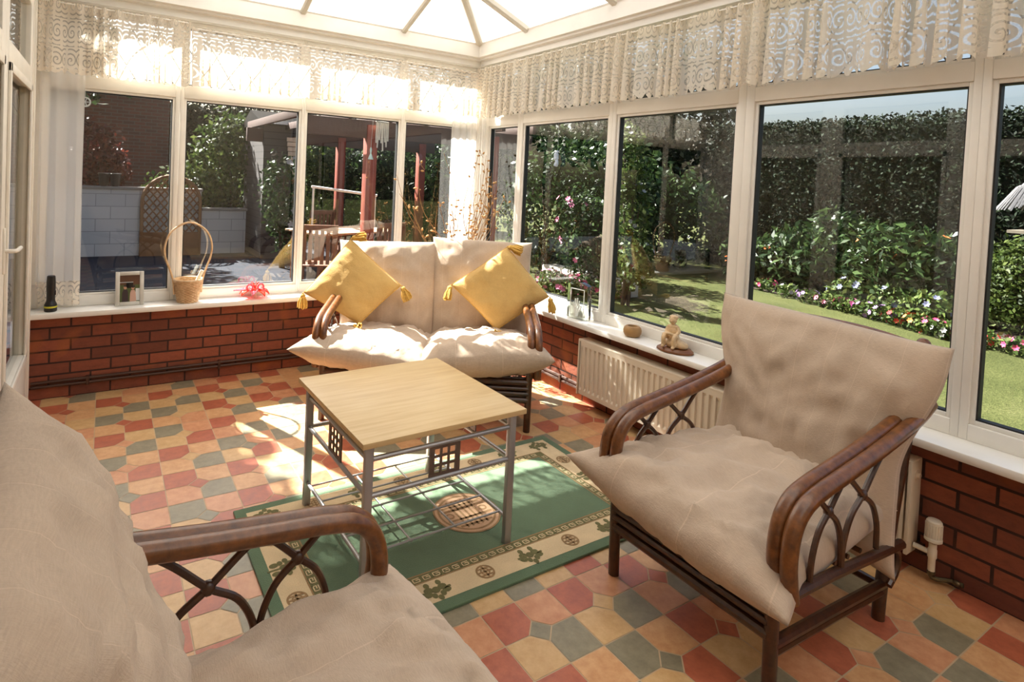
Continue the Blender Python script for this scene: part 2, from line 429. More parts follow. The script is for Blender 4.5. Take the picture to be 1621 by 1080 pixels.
def door(num, y0, y1):
    r = thing('door_%d' % num, (-3.36, (y0 + y1) / 2, 0), kind='structure')
    f = MB(); h = (y0 - y1) / 2; xf, xb = .055, .0
    f.box(xb, xf, h - .10, h, 0, 2.44, bev=.004); f.box(xb, xf, -h, -h + .10, 0, 2.44, bev=.004)
    for z0, z1 in ((0, .40), (1.90, 2.02), (2.36, 2.44)): f.box(xb, xf, -h + .10, h - .10, z0, z1, bev=.004)
    f.box(xf, xf + .012, h - .118, h - .084, .38, 1.92, bev=.003); f.box(xf, xf + .012, -h + .084, -h + .118, .38, 1.92, bev=.003)
    f.box(xf, xf + .012, -h + .084, h - .084, .36, .40, bev=.003); f.box(xf, xf + .012, -h + .084, h - .084, 1.88, 1.92, bev=.003)
    f.build('frame', DOORM, r)
    for nm, z0, z1 in (('glass_pane', .40, 1.90), ('fanlight_pane', 2.02, 2.36)):
        g = MB(); g.add([(.03, -h + .1, z0), (.03, h - .1, z0), (.03, h - .1, z1), (.03, -h + .1, z1)], [(0, 1, 2, 3)]); g.build(nm, GLASS, r, smooth=0, fix=False)
    hd = MB(); hd.box(xf, xf + .008, -h + .03, -h + .06, 1.0, 1.2, bev=.003); hd.tube(cr([(xf, -h + .045, 1.1), (xf + .045, -h + .045, 1.1), (xf + .05, -h + .16, 1.1)]), .009, 8)
    hd.build('handle', DOORM, r)
door(1, -.32, -1.34); door(2, -1.34, -2.36); door(3, -2.36, -3.38); door(4, -3.38, -4.4)
w = MB(); w.box(-3.36, -3.31, -5.0, -4.4, 0, 2.46); struct(w.build('trim_%d' % tn, DOORM)); tn += 1

# ------------------------------------------------------------------ skirting pipes
p = MB(); q = MB()
for z in (.085, .112):
    p.tube([(-3.3, -.075, z), (-1.6, -.075, z), (-.095, -.075, z)], .0105, 8); q.tube([(-.075, -.08, z), (-.075, -1.3, z), (-.075, -3.44, z)], .0105, 8)
for x in (-3.0, -2.2, -1.4, -.6): p.box(x - .01, x + .01, -.09, -.0565, .07, .125, bev=.003)
for y in (-.5, -1.3, -2.1, -2.9): q.box(-.09, -.0565, y - .01, y + .01, .07, .125, bev=.003)
tag(p.build('heating_pipe', BROWNPIPE), 'pair of thin brown heating pipes along the foot of the back brick wall', 'pipe')
tag(q.build('heating_pipe', BROWNPIPE), 'pair of thin brown heating pipes running under the radiator', 'pipe')

# ------------------------------------------------------------------ pillows
def pillow(cs, T, mid=0.0, N=44, pinch=.05, fold=.0, fold_v=0.0, seed=0, wr=.006, size=None, ear=.0, pw=.5, flat=2.6, pv=None, su=None, wl=1.0):
    pv = pinch if pv is None else pv
    """closed cushion over 4 corners (-u-v, +u-v, +u+v, -u+v); normal = du x dv"""
    c = [V(p) for p in cs]; mb = MB()
    lu = (c[1] - c[0]).length; lv = (c[3] - c[0]).length
    n0 = ((c[1] - c[0] + c[2] - c[3])).cross((c[3] - c[0] + c[2] - c[1])).normalized()
    rows = []
    for side in (1, -1):
        vs = []; uv = []
        for j in range(N + 1):
            for i in range(N + 1):
                u = math.sin((i / N - .5) * PI) * .5 + (i / N - .5) if 1 else 0
                v = math.sin((j / N - .5) * PI) * .5 + (j / N - .5)
                U = u * (1 - pinch * (1 - v * v)); W = v * (1 - pv * (1 - u * u))
                if su: U *= su(v)
                e = ear * (abs(u * v)) ** 6
                U *= 1 + e; W *= 1 + e
                a, b = (U + 1) / 2, (W + 1) / 2
                P = c[0] * (1 - a) * (1 - b) + c[1] * a * (1 - b) + c[2] * a * b + c[3] * (1 - a) * b
                k = max(0, 1 - abs(u) ** flat) * max(0, 1 - abs(v) ** flat); h = T / 2 * k ** pw
                ed = max(0, min(1, k * 3))
                x, y = u * lu, v * lv
                w_ = wr * (1.3 * nz(x * 4.2, y * 4.2, seed) + .8 * nz(x * 9, y * 8, seed + 9)) * ed
                if fold:
                    g = 1 - abs(nz(x * 13 + 1.3 * nz(x * 3, y * 5, seed + 2), y * 1.7, seed + 4)) * 2.2
                    w_ += fold * g * ed * (min(1, abs(v) * 1.25) ** 1.5 * .8 + .2)
                if fold_v:
                    g = 1 - abs(nz(x * 1.7, y * 13 + 1.3 * nz(x * 5, y * 3, seed + 3), seed + 6)) * 2.2
                    w_ += fold_v * g * ed * (min(1, abs(u) * 1.25) ** 1.5 * .8 + .2)
                w_ *= (1 if side > 0 else .6)
                vs.append(P + n0 * (side * (h + w_) + mid * (1 - u * u) * (1 - v * v))); uv.append((x / 2 + 5, y / 2 + 5))
        fs = []
        for j in range(N):
            for i in range(N):
                q = (j * (N + 1) + i, j * (N + 1) + i + 1, (j + 1) * (N + 1) + i + 1, (j + 1) * (N + 1) + i); fs.append(q if side > 0 else q[::-1])
        mb.add(vs, fs, 0, uv)
    return mb

# ------------------------------------------------------------------ rattan seats
def rattan_seat(name, W, loc, rz, label, seats, backs, seed):
    root = thing(name, loc, rz, label, 'sofa' if W > 1 else 'armchair', None if W > 1 else 'rattan armchairs with beige cushions')
    h = W / 2; tb = 10
    for sx in (-1, 1):
        x = sx * (h - .028)
        m = MB(); m.tube(cr([(x, .325, 0), (x, .330, .18), (x, .335, .36)], 4), .0205, 12); m.build('leg', RATTAN_D, root)
        m = MB(); m.tube(cr([(x, -.355, 0), (x, -.365, .12), (x, -.40, .30), (x, -.455, .52), (x, -.53, .80), (x, -.575, .955)], 4), .0205, 12)
        m.build('leg', RATTAN_D, root)
        kn = MB(); kn.ball((x, -.577, .962), .024); kn.build('post_knob', RATTAN, root)
        # doubled arm pole
        pr = [(.33, .33), (.352, .44), (.338, .535), (.285, .592), (.197, .617), (.085, .633), (-.10, .660), (-.28, .692), (-.43, .727), (-.53, .765)]
        for off, dz, df in ((.020, 0, 0), (-.023, .003, -.008)):
            m = MB(); m.tube(cr([(sx * (h + off), f + df, z + dz * min(1, max(0, (z - .4) * 6))) for f, z in pr], 5), .0235, 12); m.build('arm_rail', RATTAN, root)
        # side rails, the lower one curling up into the rear leg
        xo = sx * (h + .012)
        m = MB(); m.tube(cr([(xo, .335, .335), (xo, .10, .325), (xo, -.20, .300), (xo, -.39, .285)], 4), .017, 10)
        m.tube(cr([(xo, -.30, .29), (xo, -.355, .272), (xo, -.375, .235), (xo, -.36, .19), (xo, -.315, .158)], 5), .011, 8)
        m.build('side_rail', RATTAN_D, root)
        xi = sx * (h - .024); m = MB(); m.tube(cr([(xi, .325, .170), (xi, .0, .152), (xi, -.365, .128)], 4), .017, 10); m.tube(cr([(xi, .325, .142), (xi, .0, .125), (xi, -.36, .10)], 4), .013, 8)
        m.build('side_rail', RATTAN_D, root)
        # two interlaced pointed arches of thin cane
        for fa, fb, fc in ((.215, .035, .130), (.03, -.20, -.082)):
            for a, b in ((fa, fb), (fb, fa)):
                m = MB(); top = .628 - (fc + (b - fc) * 1.22 - .15) * .11
                m.tube(cr([(xo, a, .325), (xo, a + (fc - a) * .06, .41), (xo, a + (fc - a) * .40, .485), (xo, fc, .535), (xo, fc + (b - fc) * .62, top - (top - .535) * .45), (xo, fc + (b - fc) * 1.22, top)], 5), .0092, 8)
                m.build('arm_cane', RATTAN_D, root)
            m = MB(); m.ball((xo, fc, .535), (.014, .017, .019)); m.build('cane_binding', RATTAN_D, root)
    x = h - .03
    m = MB()
    for z, r, y in ((.300, .019, .335), (.265, .013, .342), (.235, .013, .342), (.195, .019, .335)): m.tube([(-x, y, z), (x, y, z)], r, 10)
    m.box(-x, x, .322, .334, .195, .30); m.build('front_rail', RATTAN_D, root)
    m = MB(); m.tube([(-x, -.40, .285), (x, -.40, .285)], .017, 10); m.tube([(-x, -.36, .12), (x, -.36, .12)], .014, 10); m.build('rear_rail', RATTAN_D, root)
    m = MB(); m.tube(cr([(-x, -.572, .945), (-x * .5, -.585, .962), (0, -.59, .966), (x * .5, -.585, .962), (x, -.572, .945)], 4), .019, 10); m.build('back_rail', RATTAN, root)
    for k in range(int(W / .1)):
        f = -x + (k + .5) * 2 * x / int(W / .1)
        m = MB(); m.tube(cr([(f, -.40, .285), (f, -.455, .52), (f, -.53, .80), (f, -.582, .955)], 3), .0085, 8); m.build('back_cane', RATTAN, root)
    m = MB()
    for k in range(9): m.tube([(-x, .30 - k * .083, .315 - k * .004), (x, .30 - k * .083, .315 - k * .004)], .009, 8)
    m.build('seat_slat', RATTAN_D, root)
    for i, kw in enumerate(seats): pillow(**kw).build('seat_cushion', LINEN2, root, smooth=180, weld=1e-5)
    for i, kw in enumerate(backs): pillow(**kw).build('back_cushion', LINEN, root, smooth=180, weld=1e-5)
    return root
def sst(a, b, x):
    t = max(0, min(1, (x - a) / (b - a))); return t * t * (3 - 2 * t)
SEATW = lambda v: .90 + .10 * sst(.45, 1, v)
BACKW = lambda v: .755 + .245 * sst(-.2, .85, v)
# armchair facing the room from the right-hand windows
rattan_seat('rattan_armchair', .66, (-.88, -3.17, 0), PI / 2, 'rattan armchair with beige cushions in front of the radiator and windows',
    [dict(cs=[(-.355, -.36, .40), (.36, -.36, .40), (.485, .40, .395), (-.385, .425, .335)], T=.235, pw=.42, pinch=.0, pv=-.07, fold=.022, fold_v=.010, seed=3, wr=.020, ear=.04, su=SEATW)],
    [dict(cs=[(.45, -.27, .31), (-.475, -.285, .20), (-.405, -.50, .975), (.44, -.50, 1.005)], T=.235, pinch=.02, pv=-.02, fold=.006, seed=8, wr=.018, ear=.03, su=BACKW)], 1)
rattan_seat('rattan_armchair', .66, (-2.605, -3.35, 0), -PI / 2 + math.radians(3.5), 'rattan armchair with beige cushions nearest the white glazed doors, only partly in view',
    [dict(cs=[(-.36, -.36, .37), (.36, -.36, .37), (.38, .41, .385), (-.365, .405, .40)], T=.22, pw=.42, pinch=.0, pv=-.05, fold=.020, fold_v=.012, seed=13, wr=.020, ear=.03, su=lambda v: .84 + .16 * sst(.3, 1, v))],
    [dict(cs=[(.42, -.21, .33), (-.42, -.21, .33), (-.40, -.465, 1.045), (.40, -.475, 1.03)], T=.24, pinch=.0, pv=-.015, fold=.006, fold_v=.016, seed=28, wr=.020, ear=.03, su=lambda v: .80 + .20 * sst(-.1, .8, v))], 2)
LS = (-1.069, -1.115, 0); LR = math.radians(147.04)
rattan_seat('rattan_sofa', 1.30, LS, LR, 'two-seater rattan sofa with beige cushions standing in the window corner',
    [dict(cs=[(-.02, -.33, .35), (.66, -.33, .36), (.795, .415, .445), (.02, .41, .37)], T=.225, pw=.40, pinch=-.04, fold=.018, seed=41, wr=.018, ear=.05),
     dict(cs=[(-.66, -.33, .36), (.02, -.33, .35), (.02, .43, .40), (-.75, .395, .46)], T=.245, pw=.40, pinch=-.04, fold=.016, seed=52, wr=.018, ear=.03)],
    [dict(cs=[(.655, -.265, .36), (.0, -.265, .36), (.0, -.47, 1.02), (.715, -.47, 1.0)], T=.20, pinch=-.01, fold=.006, seed=61, wr=.014, ear=.03),
     dict(cs=[(.0, -.265, .36), (-.655, -.265, .36), (-.685, -.48, 1.045), (.025, -.48, 1.055)], T=.20, pinch=-.01, fold=.005, seed=72, wr=.014, ear=.03)], 3)

# scatter cushions leaning on the sofa back, tassel at each corner
LSM = Matrix.Translation(LS) @ Matrix.Rotation(LR, 4, 'Z')
def scatter(label, top, left, bot, right, seed, sides):
    P = [LSM @ V(p) for p in (bot, right, top, left)]
    ce = sum(P, V()) / 4
    r = thing('scatter_cushion', ce, 0, label, 'cushion', 'mustard cushions on the sofa')
    q = [p - ce for p in P]
    pillow(q, .135, pinch=.03, seed=seed, wr=.008, fold=.004, ear=.0, N=36).build('cover', YELLOW, r, smooth=180, weld=1e-5)
    pip = MB(); pts = []
    for i in range(4):
        a, b = q[i], q[(i + 1) % 4]; m_ = (a + b) / 2 * .97
        for k in range(12):
            t = k / 12; pts.append(a * (1 - t) ** 2 + m_ * 2 * t * (1 - t) + b * t * t if 0 else a * (1 - t) + b * t - (a + b) / 2 * .03 * 4 * t * (1 - t))
    pip.tube(pts, .004, 6, closed=True); pip.build('piping', YTASS, r)
    for i, p in enumerate(q):
        d = V(sides[i])
        m = MB(); o = p * 1.02; d = d.normalized(); L_ = .105
        m.tube([o, o + d * .014], .005, 6); m.ball(o + d * .026, .019, sub=2)
        rr = random.Random(seed + i)
        sdv = d.cross(V((.3, .2, 1))).normalized(); s2 = d.cross(sdv)
        for k in range(34):
            a = rr.uniform(0, 2 * PI); f = rr.uniform(.2, 1); e = (sdv * math.cos(a) + s2 * math.sin(a)) * .036 * f
            m.tube([o + d * .028 + e * .35, o + d * .066 + e * .95, o + d * (L_ + rr.uniform(-.008, .01)) + e], .0046, 5)
        m.build('tassel', YTASS, r)
dn = (0, 0, -1); fw = (-.35, -.55, -.55)
scatter('mustard yellow tasselled cushion at the sofa end beside the red glass flower', (.612, -.30, 1.035), (.895, -.165, .665), (.480, -.035, .498), (.226, -.185, .745), 5, ((-.40, -.8, .02), (.3, -.4, -1), (.6, -.3, .1), dn))
scatter('mustard yellow tasselled cushion at the sofa end beside the glass plaque', (-.499, -.295, 1.035), (-.123, -.20, .765), (-.436, -.035, .512), (-.79, -.175, .725), 15, ((-.40, -.8, .02), (.1, -.2, -1), (.5, -.5, -.2), (-.5, -.4, -1)))

# ------------------------------------------------------------------ coffee table
ct = thing('coffee_table', (-1.80, -2.225, 0), math.radians(1.0), 'square coffee table with pale wood top on grey metal legs', 'table')
m = MB(); m.box(-.36, .36, -.36, .36, .556, .577, bev=.002); m.build('table_top', BEECH, ct)
lx = .318
for sx in (-1, 1):
    for sy in (-1, 1):
        m = MB(); m.box(sx * lx - .016, sx * lx + .016, sy * lx - .012, sy * lx + .012, 0, .556, bev=.003); m.build('leg', STEEL, ct)
for k in range(4):
    R = Matrix.Rotation(k * PI / 2, 4, 'Z')
    for z in (.497, .365):
        m = MB(); m.tube([R @ V((-lx, -lx, z)), R @ V((lx, -lx, z))], .0095, 10); m.build('cross_rail', STEEL, ct)
    m = MB(); a = .068; zc = .431; hs = .0125
    cuts = [-a] + [c_ + s_ * hs for c_ in (-.034, 0, .034) for s_ in (-1, 1)] + [a]
    for i in range(7):
        for j in range(7):
            if i % 2 == 1 and j % 2 == 1: continue
            m.box(cuts[i], cuts[i + 1], -lx - .003, -lx + .003, zc + cuts[j], zc + cuts[j + 1], 0, 0, R)
    m.build('pierced_panel', plain('grey_brown_metal', rgb(112, 98, 90), .45, .5) if 'grey_brown_metal' not in bpy.data.materials else bpy.data.materials['grey_brown_metal'], ct, smooth=0, weld=1e-5)
for sx in (-1, 1):
    m = MB(); m.tube([(sx * lx, -lx, .115), (sx * lx, lx, .115)], .008, 10); m.build('shelf_rail', STEEL, ct)
for k in range(5):
    y = -lx + .05 + k * (2 * lx - .1) / 4
    m = MB(); m.tube([(-lx, y, .118), (lx, y, .118)], .0042, 8); m.build('shelf_wire', STEEL, ct)
for k in range(2):
    x = -.10 + .2 * k
    m = MB(); m.tube([(x, -lx + .05, .112), (x, lx - .05, .112)], .0042, 8); m.build('shelf_wire', STEEL, ct)

# ------------------------------------------------------------------ rug
def pilemat(name, col, v=.16):
    t = NT(name); o = t.obj(); n = t.noise(o, 240, 3); n2 = t.noise(o, 9, 3)
    c = t.ramp(t.math('ADD', t.math('MULTIPLY', n, .5), t.math('MULTIPLY', n2, .5)), [(.3, tuple(k * (1 - v) for k in col[:3]) + (1,)), (.7, tuple(k * (1 + v) for k in col[:3]) + (1,))])
    t.pbr(c, .95, 0, t.bump(n, .6, .003), spec=.15, sheen=.3); return t.m
RG, RC, RT, RGG, RP = pilemat('rug_green', rgb(90, 112, 84)), pilemat('rug_cream', rgb(214, 190, 150)), pilemat('rug_tan', rgb(150, 118, 78)), pilemat('rug_olive', rgb(104, 100, 58)), pilemat('rug_pinkbeige', rgb(196, 158, 124))
rx0, rx1, ry0, ry1 = -2.42, -.675, -2.745, -1.825
rc = V(((rx0 + rx1) / 2, (ry0 + ry1) / 2, 0)); hx, hy = (rx1 - rx0) / 2, (ry1 - ry0) / 2
rug = thing('rug', rc, 0, 'green and cream oriental rug lying under the coffee table', 'rug')
m = MB(); m.box(-hx, hx, -hy, hy, .001, .012, 0, .003)
def band(mb, i0, i1, z, mi):
    a, b, c, d = hx - i0, hy - i0, hx - i1, hy - i1
    for q in ([(-a, -b), (a, -b), (c, -d), (-c, -d)], [(a, -b), (a, b), (c, d), (c, -d)], [(a, b), (-a, b), (-c, d), (c, d)], [(-a, b), (-a, -b), (-c, -d), (-c, d)]):
        mb.poly([(x, y, z) for x, y in q], mi)
band(m, .045, .150, .0128, 1); band(m, .150, .156, .0131, 4); band(m, .156, .192, .0129, 3); band(m, .192, .198, .0131, 4)
m.build('pile', [RG, RC, RT, RGG, RT], rug, smooth=0, fix=False)
# key fret along the inner band
kf = MB(); zf = .0134
for ax in (0, 1):
    half = (hx if ax == 0 else hy) - .19
    n = int(half * 2 / .042)
    for sgn in (-1, 1):
        for k in range(n):
            a = -half + (k + .5) * 2 * half / n; b0 = ((hy if ax == 0 else hx) - .188) * sgn
            def q(u0, u1, v0, v1):
                pts = [(u0, v0), (u1, v0), (u1, v1), (u0, v1)]; pts = [(a + u, b0 + sgn * v) for u, v in pts]
                kf.poly([(x, y, zf) if ax == 0 else (y, x, zf) for x, y in pts])
            q(-.017, .013, .004, .008); q(-.017, -.013, .004, .027); q(-.017, .013, .023, .027); q(.009, .013, .012, .027); q(-.004, .009, .012, .016)
kf.build('key_fret', RC, rug, smooth=0)
def ring(mb, cx, cy, r0, r1, z, a0=0, a1=2 * PI, n=40, mi=0, sx=1, sy=1):
    for k in range(n):
        t0, t1 = a0 + (a1 - a0) * k / n, a0 + (a1 - a0) * (k + 1) / n
        mb.poly([(cx + r * math.cos(t) * sx, cy + r * math.sin(t) * sy, z) for r, t in ((r0, t0), (r1, t0), (r1, t1), (r0, t1))], mi)
md = MB(); z = .0136; R_ = .152; rc_x, rc_y = 0.04, .0
ring(md, rc_x, rc_y, 0.001, R_, z, mi=0); z2 = z + .0006
for r0, r1 in ((R_ - .008, R_), (R_ - .030, R_ - .020)): ring(md, rc_x, rc_y, r0, r1, z2, mi=1)
for y in (-.085, -.06, -.035, .035, .06, .085):
    hw = math.sqrt((R_ - .035) ** 2 - y * y)
    md.poly([(rc_x - hw, rc_y + y - .006, z2), (rc_x + hw, rc_y + y - .006, z2), (rc_x + hw, rc_y + y + .006, z2), (rc_x - hw, rc_y + y + .006, z2)], 1)
for x in (-.05, -.025, 0, .025, .05): md.poly([(rc_x + x - .005, rc_y - .10, z2), (rc_x + x + .005, rc_y - .10, z2), (rc_x + x + .005, rc_y + .10, z2), (rc_x + x - .005, rc_y + .10, z2)], 1)
for x in (-.085, .085): ring(md, rc_x + x, rc_y, .012, .020, z2, mi=1, n=16)
md.build('medallion', [RP, RT], rug, smooth=0, fix=False)
def shou(cx, cy):
    b = MB(); z = .0138
    ring(b, cx, cy, .030, .038, z, n=20); ring(b, cx, cy, .014, .020, z, n=14)
    for dx, dy, w_, h_ in ((0, 0, .034, .004), (0, .018, .026, .0035), (0, -.018, .026, .0035), (0, 0, .004, .034)):
        b.poly([(cx - w_, cy - h_ + dy, z + .0004), (cx + w_, cy - h_ + dy, z + .0004), (cx + w_, cy + h_ + dy, z + .0004), (cx - w_, cy + h_ + dy, z + .0004)])
    b.build('border_roundel', RT, rug, smooth=0, fix=False)
def sprig(cx, cy, ang):
    b = MB(); z = .0138
    for k in range(9):
        a = ang + (k - 4) * .62; r = .030 if k % 2 else .040; px, py = cx + r * math.cos(a), cy + r * math.sin(a)
        ring(b, px, py, .0005, .0135, z + .0002 * (k % 3), n=12, sx=1.3 if abs(math.cos(a)) > .7 else .8)
    ring(b, cx, cy, .0005, .016, z + .0008, n=12)
    b.poly([(cx - .06, cy - .006, z), (cx + .06, cy - .006, z), (cx + .06, cy + .004, z), (cx - .06, cy + .004, z)])
    b.build('border_sprig', RGG, rug, smooth=0, fix=False)
bi = .0975
for sgn in (-1, 1):
    for k in range(8):
        x = -hx + .12 + k * (2 * hx - .24) / 7
        (sprig(x, sgn * (hy - bi), PI / 2 * sgn) if k % 2 == 0 else shou(x, sgn * (hy - bi))) if k not in (0, 7) else sprig(x, sgn * (hy - bi), PI / 2 * sgn)
    for k in range(1, 4):
        y = -hy + bi + k * (2 * hy - 2 * bi) / 4
        (shou if k % 2 else lambda a, b: sprig(a, b, 0))(sgn * (hx - bi), y)

# ------------------------------------------------------------------ radiator with thermostatic valve
rad = thing('radiator', (-.115, -2.48, 0), 0, 'cream ribbed panel radiator under the right-hand window sill', 'radiator')
ry = .935; m = MB()
prof = []; nrib = 46
for i in range(nrib):
    y = -ry + .02 + i * (2 * ry - .04) / nrib; w_ = (2 * ry - .04) / nrib
    for f, d in ((0, -.045), (.30, -.045), (.42, -.0355), (.78, -.0355), (.90, -.045)): prof.append((d, y + f * w_))
zs = [(.095, 0), (.125, 0), (.140, 1), (.405, 1), (.420, 0), (.452, 0)]
vs = []; n = len(prof)
for z, k in zs: vs += [(d if k else -.045, y, z) for d, y in prof]
m.add(vs, [(r * n + i, r * n + i + 1, (r + 1) * n + i + 1, (r + 1) * n + i) for r in range(len(zs) - 1) for i in range(n - 1)])
m.build('front_panel', RADM, rad, smooth=30)
m = MB(); m.box(.012, .03, -ry + .02, ry - .02, .10, .45, bev=.004); m.build('rear_panel', RADM, rad)
m = MB(); m.box(-.046, .045, -ry, ry, .447, .462, bev=.005); m.build('top_grille', RADM, rad)
for sy in (-1, 1):
    m = MB(); m.box(-.046, .045, sy * ry - sy * .014, sy * ry + sy * .0, .085, .458, bev=.004)
    if sy < 0:
        m.tube([(0, -ry - .004, .40), (0, -ry + .002, .40)], .019, 16); m.tube([(0, -ry - .012, .40), (0, -ry, .40)], .0095, 12)
    m.build('side_cover', RADM, rad)
VW = plain('valve_white', rgb(238, 230, 212), .4)
v = thing('thermostatic_valve', (-.115, -3.478, 0), 0); v.parent = rad; v.location = (0, -1.0, 0)
hd = MB(); hd.lathe([(.024, .168), (.0285, .172), (.0285, .182), (.0245, .185), (.0245, .240), (.0250, .246), (.021, .252), (.003, .254)], seg=28)
for k in range(20):
    a = 2 * PI * k / 20; hd.box(.023, .0275, -.0020, .0020, .186, .238, 0, 0, Matrix.Rotation(a, 4, 'Z'))
hd.build('valve_head', VW, v)
bd = MB(); bd.lathe([(.012, .04), (.012, .10), (.015, .105), (.015, .135), (.013, .14), (.013, .16)], seg=18); bd.tube([(0, 0, .12), (0, .06, .12)], .010, 12); bd.build('valve_body', VW, v)
bp = MB(); bp.tube(cr([(0, 0, .05), (0, 0, .03), (.012, -.015, .022), (.03, -.05, .03), (.035, -.09, .035)], 4), .009, 10); bp.ball((0, 0, .045), .014); bp.ball((.032, -.07, .033), (.012, .016, .012))
bp.build('valve_pipe', plain('tarnished_brass', rgb(96, 84, 60), .4, .7), v)

# ------------------------------------------------------------------ curtains and lace
def drape(name, mp, s0, s1, d, ztop, zbot, mat, wl=.09, amp=.02, seed=0, gather=1.6, scallop=0, sper=.09, hem=None, top_amp=.5, parent=None, build=True, N=None, hemfn=None):
    Ls = abs(s1 - s0); n = N or int(Ls / .0075); rows = 10; mb = MB(); vs = []; uv = []; arc = 0; last = None
    off = [0]
    for i in range(n + 1):
        f = i / n; s_ = s0 + (s1 - s0) * f; sl = f * Ls
        ph = sl / wl + 1.1 * nz(sl * 5, seed, .3); g = math.sin(2 * PI * ph) * (.55 + .7 * abs(nz(sl * 4, seed + 3, 0)) * 1.6)
        slide = .30 * wl * math.sin(4 * PI * ph) * .5
        x0 = V((s_, g * amp)); 
        if last is not None: arc += (x0 - last).length
        last = x0
        zb = zbot + (scallop * (1 - abs(math.sin(PI * arc * gather / sper))) if scallop else 0) + (hemfn(f) if hemfn else 0)
        for j in range(rows + 1):
            t = j / rows; a = amp * (top_amp + (1 - top_amp) * t ** .7)
            z = ztop + (zb - ztop) * t
            vs.append(mp(s_ + slide * t, d + g * a, z)); uv.append((arc * gather, (z - zbot)))
    fs = [(i * (rows + 1) + j, (i + 1) * (rows + 1) + j, (i + 1) * (rows + 1) + j + 1, i * (rows + 1) + j + 1) for i in range(n) for j in range(rows)]
    mb.add(vs, fs, 0, uv)
    return mb.build(name, mat, parent, smooth=180, fix=False)
def heading(o, mp, s0, s1, d, z, name='curtain_wire'):
    m = MB(); m.tube([mp(s0, d, z), mp(s1, d, z)], .004, 6); m.build(name, WHITE, o)
o = drape('lace_valance', MPB, -3.335, -2.46, -.115, 2.475, 2.035, LACE, .088, .036, 1, 1.3, .028, .075); tag(o, 'gathered cream lace valance over the window beside the glazed doors', 'valance', 'cream lace valances'); heading(o, MPB, -3.34, -2.46, -.115, 2.465)
o = drape('lace_valance', MPB, -2.455, -.09, -.112, 2.445, 2.045, LACE, .16, .010, 4, 1.08, .018, .075, top_amp=.7); tag(o, 'flatter cream lace valance along the rest of the back windows', 'valance', 'cream lace valances'); heading(o, MPB, -2.46, -.09, -.112, 2.435)
o = drape('lace_valance', MPR, -.10, -4.9, -.112, 2.475, 2.035, LACE, .098, .042, 9, 1.25, .030, .075); tag(o, 'long gathered cream lace valance over the right-hand windows', 'valance', 'cream lace valances'); heading(o, MPR, -.10, -4.9, -.112, 2.465)
def netcurtain(label, mp, s0, s1, d, seed, amp=.018, wl=.07):
    r = drape('net_curtain', mp, s0, s1, d, 2.10, .74, NET, wl, amp, seed, 1.2, top_amp=.7); tag(r, label, 'curtain', 'white net curtains')
    drape('lace_hem', mp, s0, s1, d, .745, .585, LACE, wl, amp, seed, 1.2, .012, .06, top_amp=.99, parent=r)
netcurtain('white net curtain hanging beside the glazed doors behind the torch', MPB, -3.29, -3.055, -.062, 21)
netcurtain('white net curtain on the back windows, gathered into the corner', MPB, -.345, -.06, -.06, 22, .014)
netcurtain('narrow white net curtain on the right-hand windows, gathered into the corner', MPR, -.05, -.165, -.06, 23, .014, .05)

DRAPE = cloth('cream_drape', rgb(222, 206, 180), .96)
r = drape('curtain', MPR, -.40, -1.28, -3.43, 2.36, .03, DRAPE, .11, .022, 31, 1.2); tag(r, 'cream curtain behind the glazed door nearest the window corner', 'curtain')
r = drape('curtain', MPR, -1.42, -2.30, -3.43, 2.36, .03, DRAPE, .11, .022, 32, 1.2); tag(r, 'cream curtain behind the second glazed door, mirrored in the right-hand windows', 'curtain')
# ------------------------------------------------------------------ things on the sills
Z = SZ1
BLK = plain('black_plastic', rgb(20, 20, 20), .35)
r = thing('torch', (-3.205, -.115, Z), 0, 'black torch with a yellow ring standing on the window sill', 'torch')
m = MB(); m.lathe([(.030, 0), (.034, .004), (.034, .022), (.032, .026)]); m.lathe([(.034, .034), (.034, .044), (.026, .060), (.023, .075), (.023, .13), (.0245, .135), (.0245, .185), (.022, .218), (.018, .222)]); m.build('body', BLK, r)
m = MB(); m.lathe([(.033, .024), (.0355, .026), (.0355, .034), (.033, .036)]); m.build('ring', plain('yellow_rubber', rgb(196, 190, 50), .5), r)
m = MB(); m.box(.020, .027, -.008, .008, .10, .13, bev=.003); m.build('switch', BLK, r)

r = thing('photo_frame', (-2.775, -.095, Z), math.radians(2), 'small silver photo frame with a picture of two people', 'photo frame')
tl = Matrix.Rotation(math.radians(-10), 4, 'X'); FW, FH, bw = .083, .222, .025
FRM = plain('brushed_silver_frame', rgb(206, 202, 192), .4, .25)
m = MB()
for b in ((-FW, -FW + bw, 0, FH), (FW - bw, FW, 0, FH), (-FW + bw, FW - bw, 0, bw), (-FW + bw, FW - bw, FH - bw, FH)): m.box(b[0], b[1], -.008, .008, b[2], b[3], 0, .003, tl)
m.build('frame', FRM, r)
pc = [plain('print_brown', rgb(92, 58, 36), .3), plain('print_green', rgb(74, 86, 44), .3), plain('print_dark', rgb(52, 34, 40), .3), plain('print_pink', rgb(196, 158, 140), .3), plain('print_skin', rgb(186, 140, 112), .3), plain('print_white', rgb(206, 208, 206), .3)]
m = MB()
def pp(pts, mi, lay): m.poly([tl @ V((x, -.001 - lay * .0004, z)) for x, z in pts], mi)
rect = lambda x0, x1, z0, z1: [(x0, z0), (x1, z0), (x1, z1), (x0, z1)]
circ = lambda cx, cz, a, b: [(cx + a * math.cos(2 * PI * k / 14), cz + b * math.sin(2 * PI * k / 14)) for k in range(14)]
pp(rect(-FW + bw, FW - bw, bw, FH - bw), 0, 0); pp(rect(-.058, .058, .025, .135), 1, 1); pp(rect(-.058, .02, .150, .154), 5, 2); pp(rect(.034, .058, .03, .11), 5, 2)
